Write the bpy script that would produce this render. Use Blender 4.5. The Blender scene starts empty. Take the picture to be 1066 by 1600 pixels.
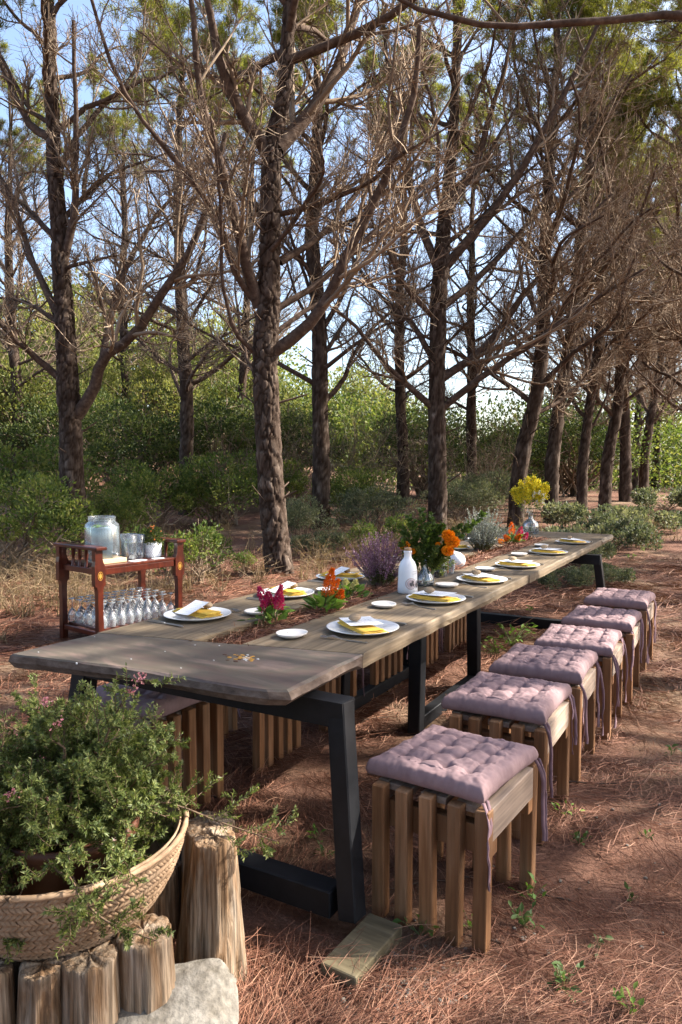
import bpy, math, random
import numpy as np
from mathutils import Vector, Matrix, Quaternion, noise as mnoise

random.seed(5)
rng = np.random.default_rng(11)
R = math.radians
scene = bpy.context.scene
col = scene.collection

# ------------------------------------------------------------------ camera, sky, sun, exposure
FPX, HOR, CAMH = 1130.0, 732.0, 1.42          # focal length in photo pixels, horizon row, camera height
PITCH = math.atan((800 - HOR) / FPX)
cam = bpy.data.cameras.new("camera")
cam_o = bpy.data.objects.new("camera", cam)
col.objects.link(cam_o)
cam.sensor_fit = 'VERTICAL'
cam.sensor_height = 36.0
cam.lens = 36.0 * FPX / 1600.0
cam.clip_start = 0.05
cam.clip_end = 3000
cam_o.location = (0, 0, CAMH)
cam_o.rotation_euler = (R(90) - PITCH, 0, 0)
scene.camera = cam_o

SUN_AZ, SUN_EL = R(82), R(40)                 # azimuth from +Y towards +X
sun_dir = Vector((math.sin(SUN_AZ) * math.cos(SUN_EL), math.cos(SUN_AZ) * math.cos(SUN_EL), math.sin(SUN_EL)))
world = bpy.data.worlds.new("World")
scene.world = world
world.use_nodes = True
wn = world.node_tree
bg = wn.nodes["Background"]
sky = wn.nodes.new("ShaderNodeTexSky")
sky.sky_type = 'NISHITA'
sky.sun_disc = False
sky.sun_elevation = SUN_EL
sky.sun_rotation = SUN_AZ
sky.air_density = 1.0
sky.dust_density = 3.0
sky.ozone_density = 1.2
wn.links.new(sky.outputs[0], bg.inputs[0])
bg.inputs[1].default_value = 0.125
sl = bpy.data.lights.new("sun", 'SUN')
sl.energy = 5.0
sl.angle = R(0.55)
sl.color = (1.0, 0.93, 0.82)
sun_o = bpy.data.objects.new("sun", sl)
col.objects.link(sun_o)
sun_o.rotation_euler = sun_dir.to_track_quat('Z', 'Y').to_euler()
sun_o.location = (20, 5, 25)
scene.view_settings.view_transform = 'Standard'
scene.view_settings.look = 'None'
scene.view_settings.exposure = 1.8
scene.view_settings.gamma = 1.0
scene.view_settings.use_curve_mapping = False
scene.cycles.transparent_max_bounces = 48
scene.cycles.max_bounces = 8


# ------------------------------------------------------------------ photo pixel -> place
def ray(px, py):
    cx, cy, cz = px - 533.0, -(py - 800.0), FPX
    c, s = math.cos(PITCH), math.sin(PITCH)
    return Vector((cx, cz * c + cy * s, -cz * s + cy * c))


def G(px, py, z=0.0):
    r = ray(px, py)
    return Vector((0, 0, CAMH)) + r * ((z - CAMH) / r.z)


def P(px, py, Y):
    r = ray(px, py)
    return Vector((0, 0, CAMH)) + r * (Y / r.y)


# ------------------------------------------------------------------ terrain height
_perm = np.random.default_rng(3).random((64, 64))


def vnoise(x, y):
    x = np.asarray(x, float); y = np.asarray(y, float)
    xi = np.floor(x).astype(int); yi = np.floor(y).astype(int)
    fx = x - xi; fy = y - yi
    fx = fx * fx * (3 - 2 * fx); fy = fy * fy * (3 - 2 * fy)
    a = _perm[xi % 64, yi % 64]; b = _perm[(xi + 1) % 64, yi % 64]
    c = _perm[xi % 64, (yi + 1) % 64]; d = _perm[(xi + 1) % 64, (yi + 1) % 64]
    return (a * (1 - fx) + b * fx) * (1 - fy) + (c * (1 - fx) + d * fx) * fy


def sstep(t):
    t = np.clip(t, 0, 1)
    return t * t * (3 - 2 * t)


def gz(x, y):
    x = np.asarray(x, float); y = np.asarray(y, float)
    z = 0.48 * sstep((y - 8) / 14)
    z = z + 1.5 * sstep((y - 18) / 9) * sstep((4 - x) / 8)
    amp = 0.6 + 1.6 * sstep((y - 7) / 4)
    z = z + (vnoise(x * 1.3, y * 1.3) - .5) * 0.035 * amp + (vnoise(x * 4.1 + 9, y * 4.1) - .5) * 0.02 * np.minimum(amp, 1.2)
    return z


def g1(x, y):
    return float(gz(x, y))


# ------------------------------------------------------------------ materials
def new_mat(name):
    m = bpy.data.materials.new(name)
    m.use_nodes = True
    nt = m.node_tree
    return m, nt, nt.nodes["Principled BSDF"]


def ramp(nt, cols):
    n = nt.nodes.new("ShaderNodeValToRGB")
    e = n.color_ramp.elements
    while len(e) < len(cols):
        e.new(0.5)
    for k, (p, c) in enumerate(cols):
        e[k].position = p
        e[k].color = (c[0], c[1], c[2], 1)
    return n


def coords(nt, scale, kind='Object'):
    tc = nt.nodes.new("ShaderNodeTexCoord")
    mp = nt.nodes.new("ShaderNodeMapping")
    mp.inputs['Scale'].default_value = scale
    nt.links.new(tc.outputs[kind], mp.inputs[0])
    return mp


def noise_mat(name, cols, scale=(1, 1, 1), nscale=5.0, detail=8.0, rough=0.8, bump=0.3, dist=0.01,
              distort=0.0, spec=0.3, rand=0.0, fine=None, kind='Object', rough2=None, metallic=0.0):
    m, nt, b = new_mat(name)
    L = nt.links
    mp = coords(nt, scale, kind)
    oi = nt.nodes.new("ShaderNodeObjectInfo")
    addv = nt.nodes.new("ShaderNodeVectorMath"); addv.operation = 'ADD'
    mul = nt.nodes.new("ShaderNodeMath"); mul.operation = 'MULTIPLY'; mul.inputs[1].default_value = 37.0
    L.new(oi.outputs['Random'], mul.inputs[0])
    L.new(mp.outputs[0], addv.inputs[0]); L.new(mul.outputs[0], addv.inputs[1])
    n = nt.nodes.new("ShaderNodeTexNoise")
    n.inputs['Scale'].default_value = nscale; n.inputs['Detail'].default_value = detail
    n.inputs['Roughness'].default_value = 0.62; n.inputs['Distortion'].default_value = distort
    L.new(addv.outputs[0], n.inputs['Vector'])
    rp = ramp(nt, cols)
    L.new(n.outputs[0], rp.inputs[0])
    out = rp.outputs[0]
    if fine:                                     # (scale vector, strength): streaks that darken and lighten
        mp2 = coords(nt, fine[0], kind)
        n2 = nt.nodes.new("ShaderNodeTexNoise"); n2.inputs['Scale'].default_value = 1.0; n2.inputs['Detail'].default_value = 4
        a2 = nt.nodes.new("ShaderNodeVectorMath"); a2.operation = 'ADD'
        L.new(mp2.outputs[0], a2.inputs[0]); L.new(mul.outputs[0], a2.inputs[1]); L.new(a2.outputs[0], n2.inputs['Vector'])
        mr = nt.nodes.new("ShaderNodeMapRange")
        mr.inputs[1].default_value = .3; mr.inputs[2].default_value = .7
        mr.inputs[3].default_value = 1 - fine[1]; mr.inputs[4].default_value = 1 + fine[1] * .7
        L.new(n2.outputs[0], mr.inputs[0])
        vm = nt.nodes.new("ShaderNodeVectorMath"); vm.operation = 'SCALE'
        L.new(out, vm.inputs[0]); L.new(mr.outputs[0], vm.inputs['Scale'])
        out = vm.outputs[0]
    if rand:
        hs = nt.nodes.new("ShaderNodeHueSaturation")
        mr2 = nt.nodes.new("ShaderNodeMapRange")
        mr2.inputs[3].default_value = 1 - rand; mr2.inputs[4].default_value = 1 + rand
        L.new(oi.outputs['Random'], mr2.inputs[0]); L.new(mr2.outputs[0], hs.inputs['Value']); L.new(out, hs.inputs['Color'])
        out = hs.outputs[0]
    L.new(out, b.inputs['Base Color'])
    b.inputs['Roughness'].default_value = rough
    b.inputs['Specular IOR Level'].default_value = spec
    b.inputs['Metallic'].default_value = metallic
    if bump:
        bp = nt.nodes.new("ShaderNodeBump")
        bp.inputs['Strength'].default_value = bump; bp.inputs['Distance'].default_value = dist
        L.new(n2.outputs[0] if fine else n.outputs[0], bp.inputs['Height'])
        L.new(bp.outputs[0], b.inputs['Normal'])
    return m


def leaf_mat(name, cols, transl=0.4, rough=0.55, spec=0.3, tcol=1.3, patch=0.0, src='island'):
    m, nt, b = new_mat(name)
    L = nt.links
    ge = nt.nodes.new("ShaderNodeNewGeometry")
    rp = ramp(nt, cols)
    if patch:                                    # shoots of different age: whole sprays lean paler or darker
        mp = coords(nt, (1, 1, 1)); nz = nt.nodes.new("ShaderNodeTexNoise"); nz.inputs['Scale'].default_value = patch; nz.inputs['Detail'].default_value = 2
        L.new(mp.outputs[0], nz.inputs['Vector'])
        mr = nt.nodes.new("ShaderNodeMapRange"); mr.inputs[1].default_value = .32; mr.inputs[2].default_value = .68; mr.inputs[3].default_value = -.45; mr.inputs[4].default_value = .45
        L.new(nz.outputs[0], mr.inputs[0])
        ad = nt.nodes.new("ShaderNodeMath"); ad.operation = 'ADD'; ad.use_clamp = True
        L.new(ge.outputs['Random Per Island'], ad.inputs[0]); L.new(mr.outputs[0], ad.inputs[1]); L.new(ad.outputs[0], rp.inputs[0])
    elif src == 'object':
        oi = nt.nodes.new("ShaderNodeObjectInfo"); L.new(oi.outputs['Random'], rp.inputs[0])
    else:
        L.new(ge.outputs['Random Per Island'], rp.inputs[0])
    L.new(rp.outputs[0], b.inputs['Base Color'])
    b.inputs['Roughness'].default_value = rough
    b.inputs['Specular IOR Level'].default_value = spec
    tr = nt.nodes.new("ShaderNodeBsdfTranslucent")
    sc = nt.nodes.new("ShaderNodeVectorMath"); sc.operation = 'MULTIPLY'; sc.inputs[1].default_value = (tcol, tcol, tcol * .7)
    L.new(rp.outputs[0], sc.inputs[0]); L.new(sc.outputs[0], tr.inputs[0])
    mx = nt.nodes.new("ShaderNodeMixShader"); mx.inputs[0].default_value = transl
    L.new(b.outputs[0], mx.inputs[1]); L.new(tr.outputs[0], mx.inputs[2])
    L.new(mx.outputs[0], nt.nodes["Material Output"].inputs[0])
    return m


def plain(name, c, rough=0.5, spec=0.4, metallic=0.0):
    return noise_mat(name, [(0.3, tuple(v * .92 for v in c)), (0.7, tuple(min(1, v * 1.06) for v in c))], nscale=9, detail=4,
                     rough=rough, bump=0.05, dist=0.002, spec=spec, metallic=metallic)


def glass_mat(name, tint=(0.96, 0.98, 0.99), refl=0.12, painted_sheen=0.03):
    m, nt, b = new_mat(name)
    L = nt.links
    nt.nodes.remove(b)
    tr = nt.nodes.new("ShaderNodeBsdfTransparent"); tr.inputs[0].default_value = (*tint, 1)
    gl = nt.nodes.new("ShaderNodeBsdfGlossy"); gl.inputs['Roughness'].default_value = 0.03
    lw = nt.nodes.new("ShaderNodeLayerWeight"); lw.inputs[0].default_value = 0.35
    mr = nt.nodes.new("ShaderNodeMapRange"); mr.inputs[3].default_value = refl * .45; mr.inputs[4].default_value = min(1, refl * 6)
    L.new(lw.outputs['Fresnel'], mr.inputs[0])
    mx = nt.nodes.new("ShaderNodeMixShader")
    L.new(mr.outputs[0], mx.inputs[0]); L.new(tr.outputs[0], mx.inputs[1]); L.new(gl.outputs[0], mx.inputs[2])
    df = nt.nodes.new("ShaderNodeBsdfDiffuse"); df.inputs[0].default_value = (.80, .86, .92, 1)  # bluish white mixed into the glass colour to imitate sky highlights
    mx2 = nt.nodes.new("ShaderNodeMixShader"); mx2.inputs[0].default_value = painted_sheen
    L.new(mx.outputs[0], mx2.inputs[1]); L.new(df.outputs[0], mx2.inputs[2])
    L.new(mx2.outputs[0], nt.nodes["Material Output"].inputs[0])
    return m


M = {}
M['bark'] = noise_mat('pine bark', [(0.28, (.030, .020, .015)), (0.45, (.072, .050, .038)), (0.6, (.12, .090, .071)), (0.75, (.22, .18, .15))],
                      scale=(1, 1, .35), nscale=11, rough=.95, bump=.55, dist=.02, spec=.1, fine=((34, 34, 7), .35))
def bark_plates(m):
    # the corky cracks between plates are a darker, redder bark than the weathered plates
    nt = m.node_tree; L = nt.links; b = nt.nodes["Principled BSDF"]
    src = b.inputs['Base Color'].links[0].from_socket
    at = nt.nodes.new("ShaderNodeAttribute"); at.attribute_name = 'plate'
    mx = nt.nodes.new("ShaderNodeMix"); mx.data_type = 'RGBA'
    mx.inputs[6].default_value = (.026, .016, .011, 1)
    L.new(at.outputs['Fac'], mx.inputs[0]); L.new(src, mx.inputs[7]); L.new(mx.outputs[2], b.inputs['Base Color'])


bark_plates(M['bark'])
M['limb'] = noise_mat('branch bark', [(0.3, (.040, .026, .020)), (0.55, (.098, .068, .052)), (0.75, (.18, .135, .105))],
                      nscale=14, rough=.95, bump=.4, dist=.01, spec=.1)
M['twig'] = leaf_mat('dead twigs', [(0, (.115, .080, .056)), (.5, (.22, .160, .112)), (1, (.36, .28, .205))], transl=0.0, rough=.95, spec=.1)
M['needle_green'] = leaf_mat('pine needles', [(0, (.085, .105, .018)), (.5, (.155, .165, .026)), (1, (.24, .22, .045))], transl=.55)
M['leaf_mid'] = leaf_mat('shrub leaves', [(0, (.055, .085, .018)), (.5, (.10, .14, .030)), (1, (.21, .22, .055))], transl=.45, patch=2.2)
M['leaf_dark'] = leaf_mat('dark leaves', [(0, (.028, .046, .014)), (.5, (.060, .088, .022)), (1, (.15, .17, .045))], transl=.42, patch=1.8)
M['leaf_pale'] = leaf_mat('pale leaves', [(0, (.10, .125, .035)), (.5, (.155, .175, .05)), (1, (.26, .25, .08))], transl=.5, patch=1.2)
M['leaf_grey'] = leaf_mat('grey green leaves', [(0, (.065, .080, .045)), (.5, (.105, .12, .065)), (1, (.19, .19, .105))], transl=.35, patch=2.5)
M['straw'] = leaf_mat('dry grass', [(0, (.11, .072, .042)), (.5, (.19, .13, .075)), (1, (.28, .21, .125))], transl=.3, rough=.8)
M['litter'] = leaf_mat('fallen pine needles', [(0, (.055, .019, .011)), (.45, (.145, .055, .030)), (.8, (.245, .112, .068)), (1, (.35, .20, .13))],
                       transl=0.1, rough=.7, spec=.25)
M['plank'] = noise_mat('weathered planks', [(0.25, (.075, .055, .035)), (0.5, (.140, .104, .066)), (0.75, (.215, .165, .115))],
                       scale=(3, .5, 3), nscale=3.0, rough=.62, bump=.12, dist=.004, spec=.3, rand=.10, fine=((75, 2.6, 75), .42))
M['slab'] = noise_mat('grey brown slab', [(0.22, (.044, .032, .028)), (0.40, (.105, .073, .060)), (0.52, (.090, .076, .058)), (0.62, (.15, .108, .088)), (0.78, (.21, .158, .132))],
                      scale=(.7, 2.2, 1), nscale=3.4, rough=.45, bump=.2, dist=.004, spec=.35, fine=((2.2, 34, 20), .24), distort=1.2)
M['slab_edge'] = noise_mat('live edge', [(0.25, (.055, .040, .033)), (0.5, (.12, .088, .070)), (0.75, (.19, .15, .125))],
                           scale=(1, 1, 2.0), nscale=22, rough=.9, bump=.5, dist=.006, spec=.1)
M['black'] = noise_mat('black painted timber', [(0.3, (.005, .0055, .007)), (0.7, (.013, .0135, .016))], nscale=14, rough=.55, bump=.2, dist=.003, spec=.22)
M['stoolwood'] = noise_mat('stool wood', [(0.25, (.135, .058, .023)), (0.5, (.215, .104, .046)), (0.75, (.28, .165, .092))],
                           scale=(6, 6, .8), nscale=3, rough=.7, bump=.2, dist=.003, spec=.25, rand=.22, fine=((90, 90, 4), .3))
M['seatwood'] = noise_mat('greyed stool wood', [(0.25, (.18, .132, .100)), (0.5, (.27, .205, .160)), (0.75, (.35, .285, .235))],
                          scale=(6, .8, 6), nscale=3, rough=.75, bump=.2, dist=.003, spec=.2, rand=.12, fine=((90, 4, 90), .25))
M['cushion'] = noise_mat('mauve cotton', [(0.3, (.215, .142, .148)), (0.7, (.275, .190, .194))], nscale=30, rough=.9, bump=.1, dist=.002, spec=.15, rand=.07)
M['tie'] = noise_mat('mauve tie', [(0.3, (.19, .12, .14)), (0.7, (.25, .165, .18))], nscale=30, rough=.9, bump=.1, dist=.002, spec=.15)
M['china'] = plain('white china', (.72, .73, .74), rough=.22, spec=.5)
M['dish'] = plain('off white dish', (.68, .65, .62), rough=.3, spec=.5)
M['napkin'] = noise_mat('yellow linen', [(0.3, (.56, .345, .05)), (0.7, (.68, .45, .09))], nscale=40, rough=.9, bump=.2, dist=.002, spec=.15)
M['card'] = plain('white card', (.76, .77, .78), rough=.7, spec=.2)
M['ink'] = plain('grey ink', (.22, .22, .25), rough=.8)
M['pebble'] = noise_mat('pebble', [(0.3, (.20, .14, .085)), (0.7, (.36, .27, .18))], nscale=40, rough=.8, bump=.3, dist=.003)
M['steel'] = plain('cutlery steel', (.52, .53, .55), rough=.28, spec=.5, metallic=1.0)
M['ceramic'] = plain('white ceramic', (.74, .75, .78), rough=.35, spec=.45)
M['print_pink'] = plain('pinkish print', (.56, .44, .44), rough=.4)
M['print_dark'] = plain('dark print', (.10, .085, .09), rough=.4)
M['cork'] = noise_mat('cork', [(0.3, (.30, .18, .09)), (0.7, (.50, .33, .19))], nscale=80, rough=.9, bump=.3, dist=.002)
M['glass'] = glass_mat('clear glass', refl=.13)
M['glass_blue'] = glass_mat('bluish glass', tint=(.90, .94, .97), refl=.2, painted_sheen=.06)
M['wineglass'] = glass_mat('wine glass', tint=(.965, .98, .99), refl=.30, painted_sheen=.11)
M['mahogany'] = noise_mat('red mahogany', [(0.28, (.026, .0055, .0035)), (0.5, (.058, .0105, .005)), (0.75, (.105, .021, .009))],
                          scale=(2, 2, 2), nscale=4, rough=.28, bump=.05, dist=.002, spec=.5, fine=((40, 40, 5), .25))
M['gold'] = plain('yellow inlay', (.48, .25, .045), rough=.4)
M['pale_wood'] = noise_mat('pale block', [(0.3, (.40, .27, .15)), (0.7, (.56, .41, .26))], scale=(1, 6, 6), nscale=6, rough=.7, bump=.1, dist=.002)
M['old_board'] = noise_mat('old board', [(0.25, (.075, .062, .038)), (0.5, (.135, .110, .066)), (0.75, (.20, .17, .115))],
                           scale=(6, 1, 6), nscale=3, rough=.85, bump=.35, dist=.004, spec=.15, fine=((50, 4, 50), .3))
M['log'] = noise_mat('bare grey log', [(0.25, (.060, .032, .016)), (0.40, (.165, .100, .056)), (0.55, (.25, .185, .128)), (0.75, (.34, .285, .225))],
                     scale=(5, 5, .8), nscale=4.2, rough=.85, bump=.8, dist=.008, spec=.12, fine=((110, 110, 5), .6), distort=.6)
M['rock'] = noise_mat('limestone', [(0.28, (.07, .062, .047)), (0.40, (.145, .13, .11)), (0.58, (.20, .185, .162)), (0.75, (.27, .25, .225))],
                      nscale=13, detail=14, rough=.95, bump=.55, dist=.012, spec=.08, fine=((55, 55, 55), .28))
M['palm'] = noise_mat('palm strip', [(0.25, (.17, .105, .060)), (0.5, (.27, .18, .112)), (0.75, (.36, .26, .175))],
                      nscale=30, rough=.75, bump=.25, dist=.003, spec=.2, fine=((25, 25, 60), .2))
M['pot_brown'] = plain('brown pot', (.085, .032, .018), rough=.5)
M['sprig'] = leaf_mat('small needle leaves', [(0, (.060, .090, .025)), (.5, (.125, .160, .045)), (1, (.24, .26, .085))], transl=.4, rough=.45)
M['berry'] = plain('orange berry', (.50, .13, .015), rough=.35)
M['stem_green'] = plain('green stem', (.10, .13, .04), rough=.7)
M['stem_brown'] = plain('brown stem', (.14, .09, .055), rough=.8)
M['pink'] = leaf_mat('pink blossom', [(0, (.42, .13, .18)), (1, (.68, .32, .36))], transl=.3)
M['magenta'] = leaf_mat('magenta plume', [(0, (.34, .015, .09)), (.7, (.52, .03, .14)), (1, (.62, .06, .10))], transl=.25)
M['orange'] = leaf_mat('orange plume', [(0, (.55, .085, .008)), (.6, (.74, .16, .012)), (1, (.85, .28, .03))], transl=.25)
M['marigold'] = leaf_mat('marigold petals', [(0, (.72, .20, .004)), (.5, (.86, .30, .006)), (1, (.92, .40, .015))], transl=.2)
M['yellow'] = leaf_mat('yellow spray', [(0, (.55, .44, .015)), (.6, (.74, .62, .03)), (1, (.82, .74, .10))], transl=.3)
M['cream'] = leaf_mat('cream plume', [(0, (.42, .40, .16)), (1, (.66, .60, .32))], transl=.3)
M['heather'] = leaf_mat('heather florets', [(0, (.14, .055, .125)), (.5, (.24, .115, .215)), (1, (.42, .29, .36))], transl=.25)
M['silver'] = leaf_mat('silver florets', [(0, (.16, .19, .16)), (.6, (.30, .33, .30)), (1, (.45, .47, .45))], transl=.2)
M['white_petal'] = leaf_mat('white petals', [(0, (.62, .62, .55)), (1, (.80, .80, .76))], transl=.25)
M['citrus'] = leaf_mat('lime and mint', [(0, (.10, .19, .03)), (.5, (.22, .32, .05)), (1, (.48, .52, .14))], transl=.4)


def water_mat():
    m, nt, b = new_mat('cloudy water')
    tr = nt.nodes.new("ShaderNodeBsdfTransparent"); tr.inputs[0].default_value = (.80, .88, .93, 1)
    b.inputs['Base Color'].default_value = (.50, .62, .70, 1); b.inputs['Roughness'].default_value = .1
    mx = nt.nodes.new("ShaderNodeMixShader"); mx.inputs[0].default_value = .42
    nt.links.new(tr.outputs[0], mx.inputs[1]); nt.links.new(b.outputs[0], mx.inputs[2])
    nt.links.new(mx.outputs[0], nt.nodes["Material Output"].inputs[0])
    return m


M['water'] = water_mat()


def ground_mat():
    m, nt, b = new_mat('forest floor')
    L = nt.links
    mp = coords(nt, (1, 1, 1))
    def nz(s, d, r=.6):
        n = nt.nodes.new("ShaderNodeTexNoise"); n.inputs['Scale'].default_value = s; n.inputs['Detail'].default_value = d
        n.inputs['Roughness'].default_value = r
        L.new(mp.outputs[0], n.inputs['Vector']); return n
    a, f, big = nz(60, 6, .7), nz(6, 8), nz(.7, 5)
    c1 = ramp(nt, [(0.30, (.034, .016, .010)), (0.46, (.105, .046, .029)), (0.6, (.18, .086, .056)), (0.75, (.28, .165, .112))])
    L.new(a.outputs[0], c1.inputs[0])
    c2 = ramp(nt, [(0.35, (.10, .058, .043)), (0.65, (.20, .122, .092))])
    L.new(f.outputs[0], c2.inputs[0])
    mx = nt.nodes.new("ShaderNodeMix"); mx.data_type = 'RGBA'; mx.inputs[0].default_value = .4
    L.new(c1.outputs[0], mx.inputs[6]); L.new(c2.outputs[0], mx.inputs[7])
    c3 = ramp(nt, [(0.50, (0, 0, 0)), (0.64, (.7, .7, .7))])
    L.new(big.outputs[0], c3.inputs[0])
    mx2 = nt.nodes.new("ShaderNodeMix"); mx2.data_type = 'RGBA'
    mx2.inputs[7].default_value = (.20, .145, .095, 1)
    L.new(c3.outputs[0], mx2.inputs[0]); L.new(mx.outputs[2], mx2.inputs[6])
    L.new(mx2.outputs[2], b.inputs['Base Color'])
    b.inputs['Roughness'].default_value = .95; b.inputs['Specular IOR Level'].default_value = .1
    bp = nt.nodes.new("ShaderNodeBump"); bp.inputs['Strength'].default_value = .8; bp.inputs['Distance'].default_value = .02
    L.new(a.outputs[0], bp.inputs['Height']); L.new(bp.outputs[0], b.inputs['Normal'])
    return m


M['ground'] = ground_mat()


# ------------------------------------------------------------------ object helpers
def link(o, parent=None):
    col.objects.link(o)
    if parent is not None:
        o.parent = parent
    return o


def me_arrays(name, verts, faces_list, mat, smooth=True):
    """faces_list: list of int arrays (n,3) or (n,4)."""
    me = bpy.data.meshes.new(name)
    verts = np.asarray(verts, np.float32)
    me.vertices.add(len(verts)); me.vertices.foreach_set('co', verts.ravel())
    loops = np.concatenate([f.ravel() for f in faces_list]).astype(np.int32)
    tot = np.concatenate([np.full(len(f), f.shape[1], np.int32) for f in faces_list])
    start = np.concatenate([[0], np.cumsum(tot)[:-1]]).astype(np.int32)
    me.loops.add(len(loops)); me.loops.foreach_set('vertex_index', loops)
    me.polygons.add(len(tot)); me.polygons.foreach_set('loop_start', start)
    me.polygons.foreach_set('use_smooth', np.full(len(tot), smooth, bool))
    me.update(calc_edges=True)
    if mat is not None:
        me.materials.append(mat)
    return me


def ob(name, me, parent=None, **props):
    o = bpy.data.objects.new(name, me)
    link(o, parent)
    for k, v in props.items():
        o[k] = v
    return o


def thing(name, label, cat, loc=(0, 0, 0), rotz=0.0, group=None):
    o = bpy.data.objects.new(name, None)
    col.objects.link(o)
    o.empty_display_size = .1
    o.location = loc; o.rotation_euler = (0, 0, rotz)
    o['label'] = label; o['category'] = cat
    if group:
        o['group'] = group
    return o


def tag(o, label, cat, group=None):
    o['label'] = label; o['category'] = cat
    if group:
        o['group'] = group
    return o


def kids(o):
    return [c for c in bpy.data.objects if c.parent == o]


def dup(root, loc, rotz=None, label=None, group=None, scale=None, tree=None):
    r = root.copy(); col.objects.link(r); r.location = loc
    if rotz is not None:
        r.rotation_euler = (root.rotation_euler[0], root.rotation_euler[1], rotz)
    if scale is not None:
        r.scale = (scale,) * 3 if not hasattr(scale, '__len__') else scale
    if label:
        r['label'] = label
    if group:
        r['group'] = group
    for ch in list(root.children):
        c = ch.copy(); col.objects.link(c); c.parent = r
        for g in list(ch.children):
            d = g.copy(); col.objects.link(d); d.parent = c
    return r


class MB:
    """collects shapes, builds ONE mesh"""
    def __init__(s):
        s.v = []; s.f = []

    def add(s, v, f):
        o = len(s.v)
        s.v += [tuple(p) for p in v]
        s.f += [tuple(i + o for i in q) for q in f]
        return s

    def box(s, c, d, m=None, bev=0.0, tz=0.0):
        """box with optional chamfer; m = Matrix applied about the centre"""
        hx, hy, hz = d[0] / 2, d[1] / 2, d[2] / 2
        if bev <= 0:
            vs = [(x * hx, y * hy, z * hz) for z in (-1, 1) for y in (-1, 1) for x in (-1, 1)]
            fs = [(0, 2, 3, 1), (4, 5, 7, 6), (0, 1, 5, 4), (2, 6, 7, 3), (0, 4, 6, 2), (1, 3, 7, 5)]
        else:
            b = min(bev, hx * .9, hy * .9, hz * .9)
            vs = []; idx = {}
            for sx in (-1, 1):
                for sy in (-1, 1):
                    for sz in (-1, 1):
                        for ax in range(3):
                            p = [sx * (hx - b), sy * (hy - b), sz * (hz - b)]
                            p[ax] = (sx, sy, sz)[ax] * (hx, hy, hz)[ax]
                            idx[(sx, sy, sz, ax)] = len(vs); vs.append(tuple(p))
            fs = []
            for ax in range(3):
                o1, o2 = (ax + 1) % 3, (ax + 2) % 3
                for sg in (-1, 1):
                    q = []
                    for a, b2 in ((-1, -1), (1, -1), (1, 1), (-1, 1)):
                        k = [0, 0, 0]; k[ax] = sg; k[o1] = a; k[o2] = b2
                        q.append(idx[(*k, ax)])
                    fs.append(tuple(q) if sg > 0 else tuple(reversed(q)))
            for ax in range(3):                      # edges along ax
                o1, o2 = (ax + 1) % 3, (ax + 2) % 3
                for a in (-1, 1):
                    for b2 in (-1, 1):
                        ka = [0, 0, 0]; ka[ax] = -1; ka[o1] = a; ka[o2] = b2
                        kb = list(ka); kb[ax] = 1
                        q = (idx[(*ka, o1)], idx[(*kb, o1)], idx[(*kb, o2)], idx[(*ka, o2)])
                        fs.append(q if a * b2 < 0 else tuple(reversed(q)))
            for sx in (-1, 1):
                for sy in (-1, 1):
                    for sz in (-1, 1):
                        q = tuple(idx[(sx, sy, sz, a)] for a in range(3))
                        fs.append(q if sx * sy * sz > 0 else tuple(reversed(q)))
        out = []
        for p in vs:
            p = Vector(p)
            if m is not None:
                p = m @ p
            out.append(p + Vector(c))
        return s.add(out, fs)

    def tube(s, pts, rad, k=6, cap=True):
        v, f = tube_arrays(np.array([pts], float), np.array([rad], float), k)
        s.add(v.tolist(), f.tolist())
        return s

    def lathe(s, prof, k=24, c=(0, 0, 0), wob=None, close=False):
        n = len(prof); vs = []
        for i in range(k):
            a = 2 * math.pi * i / k
            for (r, z) in prof:
                w = wob(a, r, z) if wob else 1.0
                vs.append((c[0] + r * w * math.cos(a), c[1] + r * w * math.sin(a), c[2] + z))
        fs = []
        for i in range(k):
            j = (i + 1) % k
            for q in range(n - 1):
                fs.append((i * n + q, j * n + q, j * n + q + 1, i * n + q + 1))
        return s.add(vs, fs)

    def prism(s, out, z0, z1):
        n = len(out)
        vs = [(x, y, z0) for x, y in out] + [(x, y, z1) for x, y in out]
        fs = [tuple(range(n - 1, -1, -1)), tuple(range(n, 2 * n))]
        fs += [(i, (i + 1) % n, n + (i + 1) % n, n + i) for i in range(n)]
        return s.add(vs, fs)

    def xf(s, m, start=0):
        for i in range(start, len(s.v)):
            s.v[i] = tuple(m @ Vector(s.v[i]))
        return s

    def mesh(s, name, mat, smooth=False):
        me = bpy.data.meshes.new(name)
        me.from_pydata(s.v, [], s.f); me.update()
        if smooth:
            me.polygons.foreach_set('use_smooth', [True] * len(me.polygons))
        me.materials.append(mat)
        return me

    def build(s, name, mat, parent=None, smooth=False, loc=None, **props):
        o = ob(name, s.mesh(name, mat, smooth), parent, **props)
        if loc is not None:
            o.location = loc
        return o


def nrm(a):
    return a / np.maximum(np.linalg.norm(a, axis=-1, keepdims=True), 1e-9)


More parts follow.
